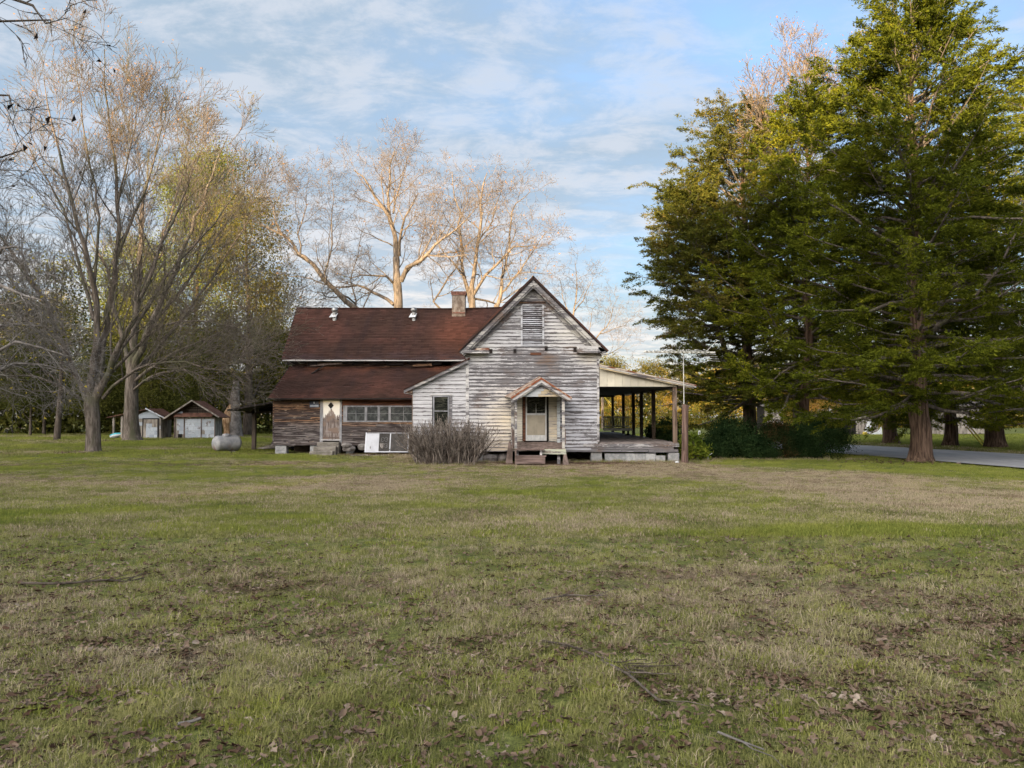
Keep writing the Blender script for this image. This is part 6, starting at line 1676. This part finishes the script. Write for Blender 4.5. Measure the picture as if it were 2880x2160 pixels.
# undergrowth masses along the wood edges (nobody could count them)
g = np.random.default_rng(77)
def mass(name, n_, fx, mt, leaf, label):
    P = fx(n_); V, F = leafs(P, leaf, .7, g); o = obj_np(name, V, [F], M[mt]); props(o, label, 'undergrowth', None, 'stuff')
def f1(k):
    x = g.uniform(-75, -8, k); hh = 3.6 + 3.0 * fbm(x * .3, x * 0 + 1, 3, 3); y = 66 + 3 * fbm(x * .2, x * 0, 8, 2) + g.uniform(-.8, 2.5, k) + np.where(x > -20, 4, 0)
    return np.stack([x, y, g.uniform(0, 1, k) ** .8 * hh], 1)
mass('undergrowth', 40000, f1, 'woods', .42, 'dark tangled undergrowth along the wood edge')
def f4(k):
    x = g.uniform(-170, 170, k); hh = 7.5 + 3.5 * fbm(x * .12, x * 0 + 1, 23, 3); hh = np.where(x < -10, hh + 1.5, hh - 2.0 * sst(-np.abs(x - 8), -14, -4)); y = 135 + g.uniform(-3, 8, k)
    return np.stack([x, y, g.uniform(0, 1, k) ** .9 * hh], 1)
mass('far_wood', 30000, f4, 'olive', .9, 'far wood closing the view behind everything')
def f2(k):
    x = g.uniform(-4, 95, k); hh = 1.2 + 3.4 * fbm(x * .25, x * 0 + 5, 9, 3); y = 106 + 4 * fbm(x * .15, x * 0, 18, 2) + g.uniform(-1, 3, k)
    return np.stack([x, y, g.uniform(0, 1, k) * hh], 1)
mass('roadside_thicket', 26000, f2, 'gold', .30, 'golden and green thicket beyond the road')
# the tall wood behind the photographer whose shade lies over lawn and house
def f3(k):
    x = g.uniform(-200, 90, k); top = 27.5 + 6 * fbm(x * .12, x * 0, 61, 3); y = -80 + g.uniform(-5, 5, k)
    return np.stack([x, y, g.uniform(0, 1, k) ** .9 * top], 1)
mass('wood_behind', 60000, f3, 'woods', 2.1, 'tall wood behind the lawn, shading it from the low sun')

# ------------------------------------------------------------------ grass, leaves
def blades(n_, rad, h, w, g, leanf=.5, seg=2):
    V = []; F = []
    for i in range(n_):
        a = g.uniform(0, 6.28); q = rad * math.sqrt(g.uniform(0, 1)); p = np.array([q * math.cos(a), q * math.sin(a), 0])
        hh = h * g.uniform(.45, 1.1); b = g.uniform(0, 6.28); ln = g.uniform(.1, 1) * leanf * hh; d = np.array([math.cos(b), math.sin(b), 0]); s_ = np.array([-d[1], d[0], 0]) * w * .5 * g.uniform(.6, 1.2)
        k = len(V)
        m_ = p + d * ln * .35 + np.array([0, 0, hh * .62]); e = p + d * ln + np.array([0, 0, hh * (.95 - .25 * ln / hh)])
        V += [p - s_, p + s_, m_ + s_ * .8, m_ - s_ * .8, e]; F.append((k, k + 1, k + 2, k + 3)); F.append((k + 3, k + 2, k + 4, k + 4))
    Q = [f for f in F if f[2] != f[3]]; T = [f[:3] for f in F if f[2] == f[3]]
    return np.array(V), [np.array(Q), np.array(T)]
g = np.random.default_rng(9)
tufts = bpy.data.collections.new('tuft_sources')
def add_src(nm, V, F, mt):
    me = mesh_np(nm, V, F); me.materials.append(mt); o = bpy.data.objects.new(nm, me); tufts.objects.link(o)
names = []
for nm, mt, args in (('a_near_green', 'grass', (16, .06, .065, .0042, g, 1.1)), ('b_near_bright', 'grass2', (14, .05, .065, .0045, g, .9)), ('c_near_straw', 'straw', (18, .065, .07, .0035, g, 1.3)),
                     ('d_far_green', 'grass', (60, .27, .085, .011, g, .6)), ('e_far_bright', 'grass2', (60, .27, .10, .012, g, .5)), ('f_far_straw', 'straw', (60, .27, .07, .010, g, .9)),
                     ('g_near_green', 'grass', (22, .09, .05, .0038, g, 1.6)), ('h_near_straw', 'straw', (22, .10, .05, .003, g, 2.2))):
    V, F = blades(*args); add_src(nm, V, F, M[mt])
def leaf_mesh(seed, lobes):
    gg = random.Random(seed); k = 11; P = []; L = 1.0
    for i in range(k):
        t = 2 * math.pi * i / k; q = (.5 if i % 2 == 0 else .5 - lobes) * gg.uniform(.8, 1.15)
        P.append((q * math.cos(t) * 1.25, q * math.sin(t) * .8, gg.uniform(-.06, .14) + .25 * abs(math.sin(t)) * gg.uniform(.4, 1)))
    P.append((0, 0, gg.uniform(-.05, .02)))
    return np.array(P), [np.array([(i, (i + 1) % k, k) for i in range(k)])]
for s, nm in enumerate(('i_leaf', 'j_leaf', 'k_leaf')):
    V, F = leaf_mesh(s + 3, (.0, .18, .22)[s]); add_src(nm, V, F, M['litter'])

def wedge(n_, y0, y1, power, wid=.73):
    """points in the camera's wedge of lawn, thinning with distance"""
    u = g.uniform(0, 1, n_)
    if power == 2: y = y0 * (y1 / y0) ** u
    else: y = np.sqrt(y0 ** 2 + u * (y1 ** 2 - y0 ** 2))
    x = g.uniform(-1, 1, n_) * (y * wid + .8)
    return x, y
def clear(x, y):
    """no grass on road, steps, under the house"""
    ed = np.interp(y, ne[:, 1], ne[:, 0]); fe_ = np.interp(y, fe[:, 1], fe[:, 0])
    k = ~((x > ed - .1) & (x < fe_ + .1))
    k &= ~((x > -4.1) & (x < 6.9) & (y > 31.45)); k &= ~((x > -11.7) & (x < 6.9) & (y > 37.4)); k &= ~((x > 0.05) & (x < 2.2) & (y > 29.4) & (y < 31.6))
    k &= ~((x > -9.6) & (x < -8.2) & (y > 36.1))
    return k
PX_, KX, SX, RX = [], [], [], []
def emit(x, y, kind, s, tilt=.12, lift=0.):
    k = clear(x, y); x, y, kind, s = x[k], y[k], kind[k], s[k]
    PX_.append(np.stack([x, y, gz(x, y) - .006 + lift], 1)); KX.append(kind); SX.append(s)
    m_ = len(x); RX.append(np.stack([g.normal(size=m_) * tilt, g.normal(size=m_) * tilt, g.uniform(0, 6.28, m_)], 1))
# near tufts
x, y = wedge(90000, 3.3, 15, 2)
pt = patchf(x, y); br = bare(x, y); pr = g.uniform(0, 1, len(x))
clumpy = fbm(x * 3.6, y * 3.6, 91, 2)
k = (br < .45 + .5 * g.uniform(0, 1, len(x))) & (clumpy > .42 + .3 * g.uniform(-1, 1, len(x)))
x, y, pt, pr, clumpy = x[k], y[k], pt[k], pr[k], clumpy[k]
green = (pt + (g.uniform(0, 1, len(x)) - .5) * 1.3) > .46
bright = green & (fbm(x * 4.2, y * 4.2, 17, 2) + .25 * (g.uniform(0, 1, len(x)) - .5) > .61)
kind = np.where(green, np.where(pr > .45, 0, 6), np.where(pr > .3, 2, 7)); kind = np.where(bright, 1, kind)
emit(x, y, kind, g.uniform(.4, 1.1, len(x)) * (.4 + 1.2 * clumpy))
# farther patches
x, y = wedge(42000, 11, 34, 2)
pt = patchf(x, y); br = bare(x, y); pr = g.uniform(0, 1, len(x)); k = br < .35 + .6 * g.uniform(0, 1, len(x)); x, y, pt, pr = x[k], y[k], pt[k], pr[k]
green = (pt + (pr - .5) * 1.1) > .50; bright = green & ((fbm(x * 1.3, y * 1.3, 17, 2) + .3 * (g.uniform(0, 1, len(x)) - .5) > .68) | (pt > .93))
emit(x, y, np.where(bright, 4, np.where(green, 3, 5)), g.uniform(.5, 1.0, len(x)) * (1 - .25 * sst(y, 15, 24)), .08)
x, y = wedge(16000, 34, 75, 2, .78)
pt = patchf(x, y); br = bare(x, y); pr = g.uniform(0, 1, len(x)); k = br < .4 + .6 * g.uniform(0, 1, len(x)); x, y, pt, pr = x[k], y[k], pt[k], pr[k]
green = (pt + (pr - .5) * .55) > .42
emit(x, y, np.where(green, np.where(pt > .9, 4, 3), 5), g.uniform(.9, 1.6, len(x)), .08)
# dry weeds along the foundations, round trunks, tank and poles
for (xa, xb, ya, yb, n_, s0, s1) in ((-4.2, 7.0, 31.0, 31.42, 420, .9, 2.6), (-11.6, -9.5, 37.0, 37.4, 60, .8, 2.0), (-8.2, -4.2, 36.3, 36.9, 90, .6, 1.8), (-4.4, -.4, 29.3, 29.9, 160, .8, 2.4), (6.9, 8.6, 31.0, 32.4, 90, .8, 2.2), (-15.6, -13.6, 36.2, 36.6, 60, .8, 2.2),
                                (16.0, 17.7, 31.0, 31.3, 60, .8, 2.0), (8.2, 15.2, 32.6, 33.2, 260, .8, 2.4), (-21.0, -19.6, 36.6, 37.0, 50, .8, 2.0), (13.0, 24.0, 44.5, 47.5, 10, .8, 2.0)):
    xx = g.uniform(xa, xb, n_); yy = g.uniform(ya, yb, n_)
    emit(xx, yy, g.choice([0, 2, 2, 7, 1], n_), g.uniform(s0, s1, n_), .2)
xx = g.uniform(-8.2, -4.2, 260); emit(xx, g.uniform(36.2, 37.0, 260), g.integers(8, 11, 260), g.uniform(.06, .14, 260), .4, .03)
for (cx, cy) in ((-20.3, 36.9), (-24.8, 49.6), (16.8, 31.2)):
    emit(cx + g.normal(size=220) * 1.6, cy + g.normal(size=220) * .8, g.integers(8, 11, 220), g.uniform(.06, .13, 220), .4, .03)
# roadside verge: taller dry grass beyond the road
tt = g.uniform(0, 1, 5000); iy = g.uniform(26, 60, 5000); ix = np.interp(iy, fe[:, 1], fe[:, 0]) + .2 + g.exponential(.8, 5000)
emit(ix, iy, g.choice([2, 2, 5, 3, 7], 5000) , g.uniform(1.0, 2.0, 5000), .12)
# leaf litter
lx, ly = wedge(84000, 3.3, 22, 2)
dens = .38 + .55 * sst(fbm(lx * 1.3, ly * 1.7, 71, 4), .42, .66)
dens = dens * (1 - .85 * sst(ly, 6.5, 13)) * (.6 + .4 * sst(np.abs(lx + 1), .5, 4)) + .5 * bare(lx, ly) * (ly < 16)
dens = dens * (.8 + .2 * sst(ly, 4.2, 5.5)); k = g.uniform(0, 1, len(lx)) < dens; lx, ly = lx[k], ly[k]
o_ = np.argsort(ly); lx, ly = lx[o_], ly[o_]
inview = np.abs(lx) < ly * .665; ok = inview & (ly > 3.7)
NL = 260
ls_ = g.uniform(.014, .05, len(lx)); show = np.where(ok, ls_ / ly, 0); sel = np.argsort(-show)[:NL]; rest = np.setdiff1d(np.arange(len(lx)), sel)   # the leaves that show largest are single objects
emit(lx[rest], ly[rest], g.integers(8, 11, len(rest)), ls_[rest], .3, .026)
lm = [bpy.data.objects[nm].data for nm in ('i_leaf', 'j_leaf', 'k_leaf')]
for i in sel:
    o = bpy.data.objects.new('fallen_leaf', lm[int(g.integers(0, 3))]); COL.objects.link(o); o.parent = lawn
    s = float(ls_[i]) * 1.05; o.scale = (s, s, s); o.rotation_euler = (float(g.normal() * .3), float(g.normal() * .3), float(g.uniform(0, 6.28)))
    o.location = (lx[i], ly[i], G(lx[i], ly[i]) + .028)

P = np.concatenate(PX_).astype(np.float32); K = np.concatenate(KX).astype(np.int32); S = np.concatenate(SX).astype(np.float32); RR = np.concatenate(RX).astype(np.float32)
print('instances', len(P))
def scatter(name, mask, label, cat):
    me = bpy.data.meshes.new(name); p = P[mask]
    me.vertices.add(len(p)); me.vertices.foreach_set('co', p.ravel())
    for nm, typ, key, arr in (('kind', 'INT', 'value', K[mask]), ('siz', 'FLOAT', 'value', S[mask]), ('rotv', 'FLOAT_VECTOR', 'vector', RR[mask])):
        a = me.attributes.new(nm, typ, 'POINT'); a.data.foreach_set(key, arr.ravel())
    o = bpy.data.objects.new(name, me); COL.objects.link(o)
    ng = bpy.data.node_groups.new(name, 'GeometryNodeTree')
    ng.interface.new_socket('Geometry', in_out='INPUT', socket_type='NodeSocketGeometry'); ng.interface.new_socket('Geometry', in_out='OUTPUT', socket_type='NodeSocketGeometry')
    N = ng.nodes; L = ng.links
    gi = N.new('NodeGroupInput'); go = N.new('NodeGroupOutput'); ci = N.new('GeometryNodeCollectionInfo'); ci.inputs['Collection'].default_value = tufts
    ci.inputs['Separate Children'].default_value = True; ci.inputs['Reset Children'].default_value = True
    ip = N.new('GeometryNodeInstanceOnPoints'); ip.inputs['Pick Instance'].default_value = True
    def attr(nm, typ):
        q = N.new('GeometryNodeInputNamedAttribute'); q.data_type = typ; q.inputs['Name'].default_value = nm; return q.outputs['Attribute']
    L.new(gi.outputs[0], ip.inputs['Points']); L.new(ci.outputs[0], ip.inputs['Instance']); L.new(attr('kind', 'INT'), ip.inputs['Instance Index'])
    L.new(attr('rotv', 'FLOAT_VECTOR'), ip.inputs['Rotation']); L.new(attr('siz', 'FLOAT'), ip.inputs['Scale']); L.new(ip.outputs[0], go.inputs[0])
    md = o.modifiers.new('scatter', 'NODES'); md.node_group = ng
    props(o, label, cat, None, 'stuff'); return o
scatter('grass', K < 8, 'short patchy grass, green and dry tan, over the whole lawn', 'grass')
scatter('leaf_litter', K >= 8, 'scattered brown dead leaves in the foreground grass', 'leaf litter')
print('tris', sum(len(m_.loops) - 2 * len(m_.polygons) for m_ in bpy.data.meshes) / 1e6, 'M')
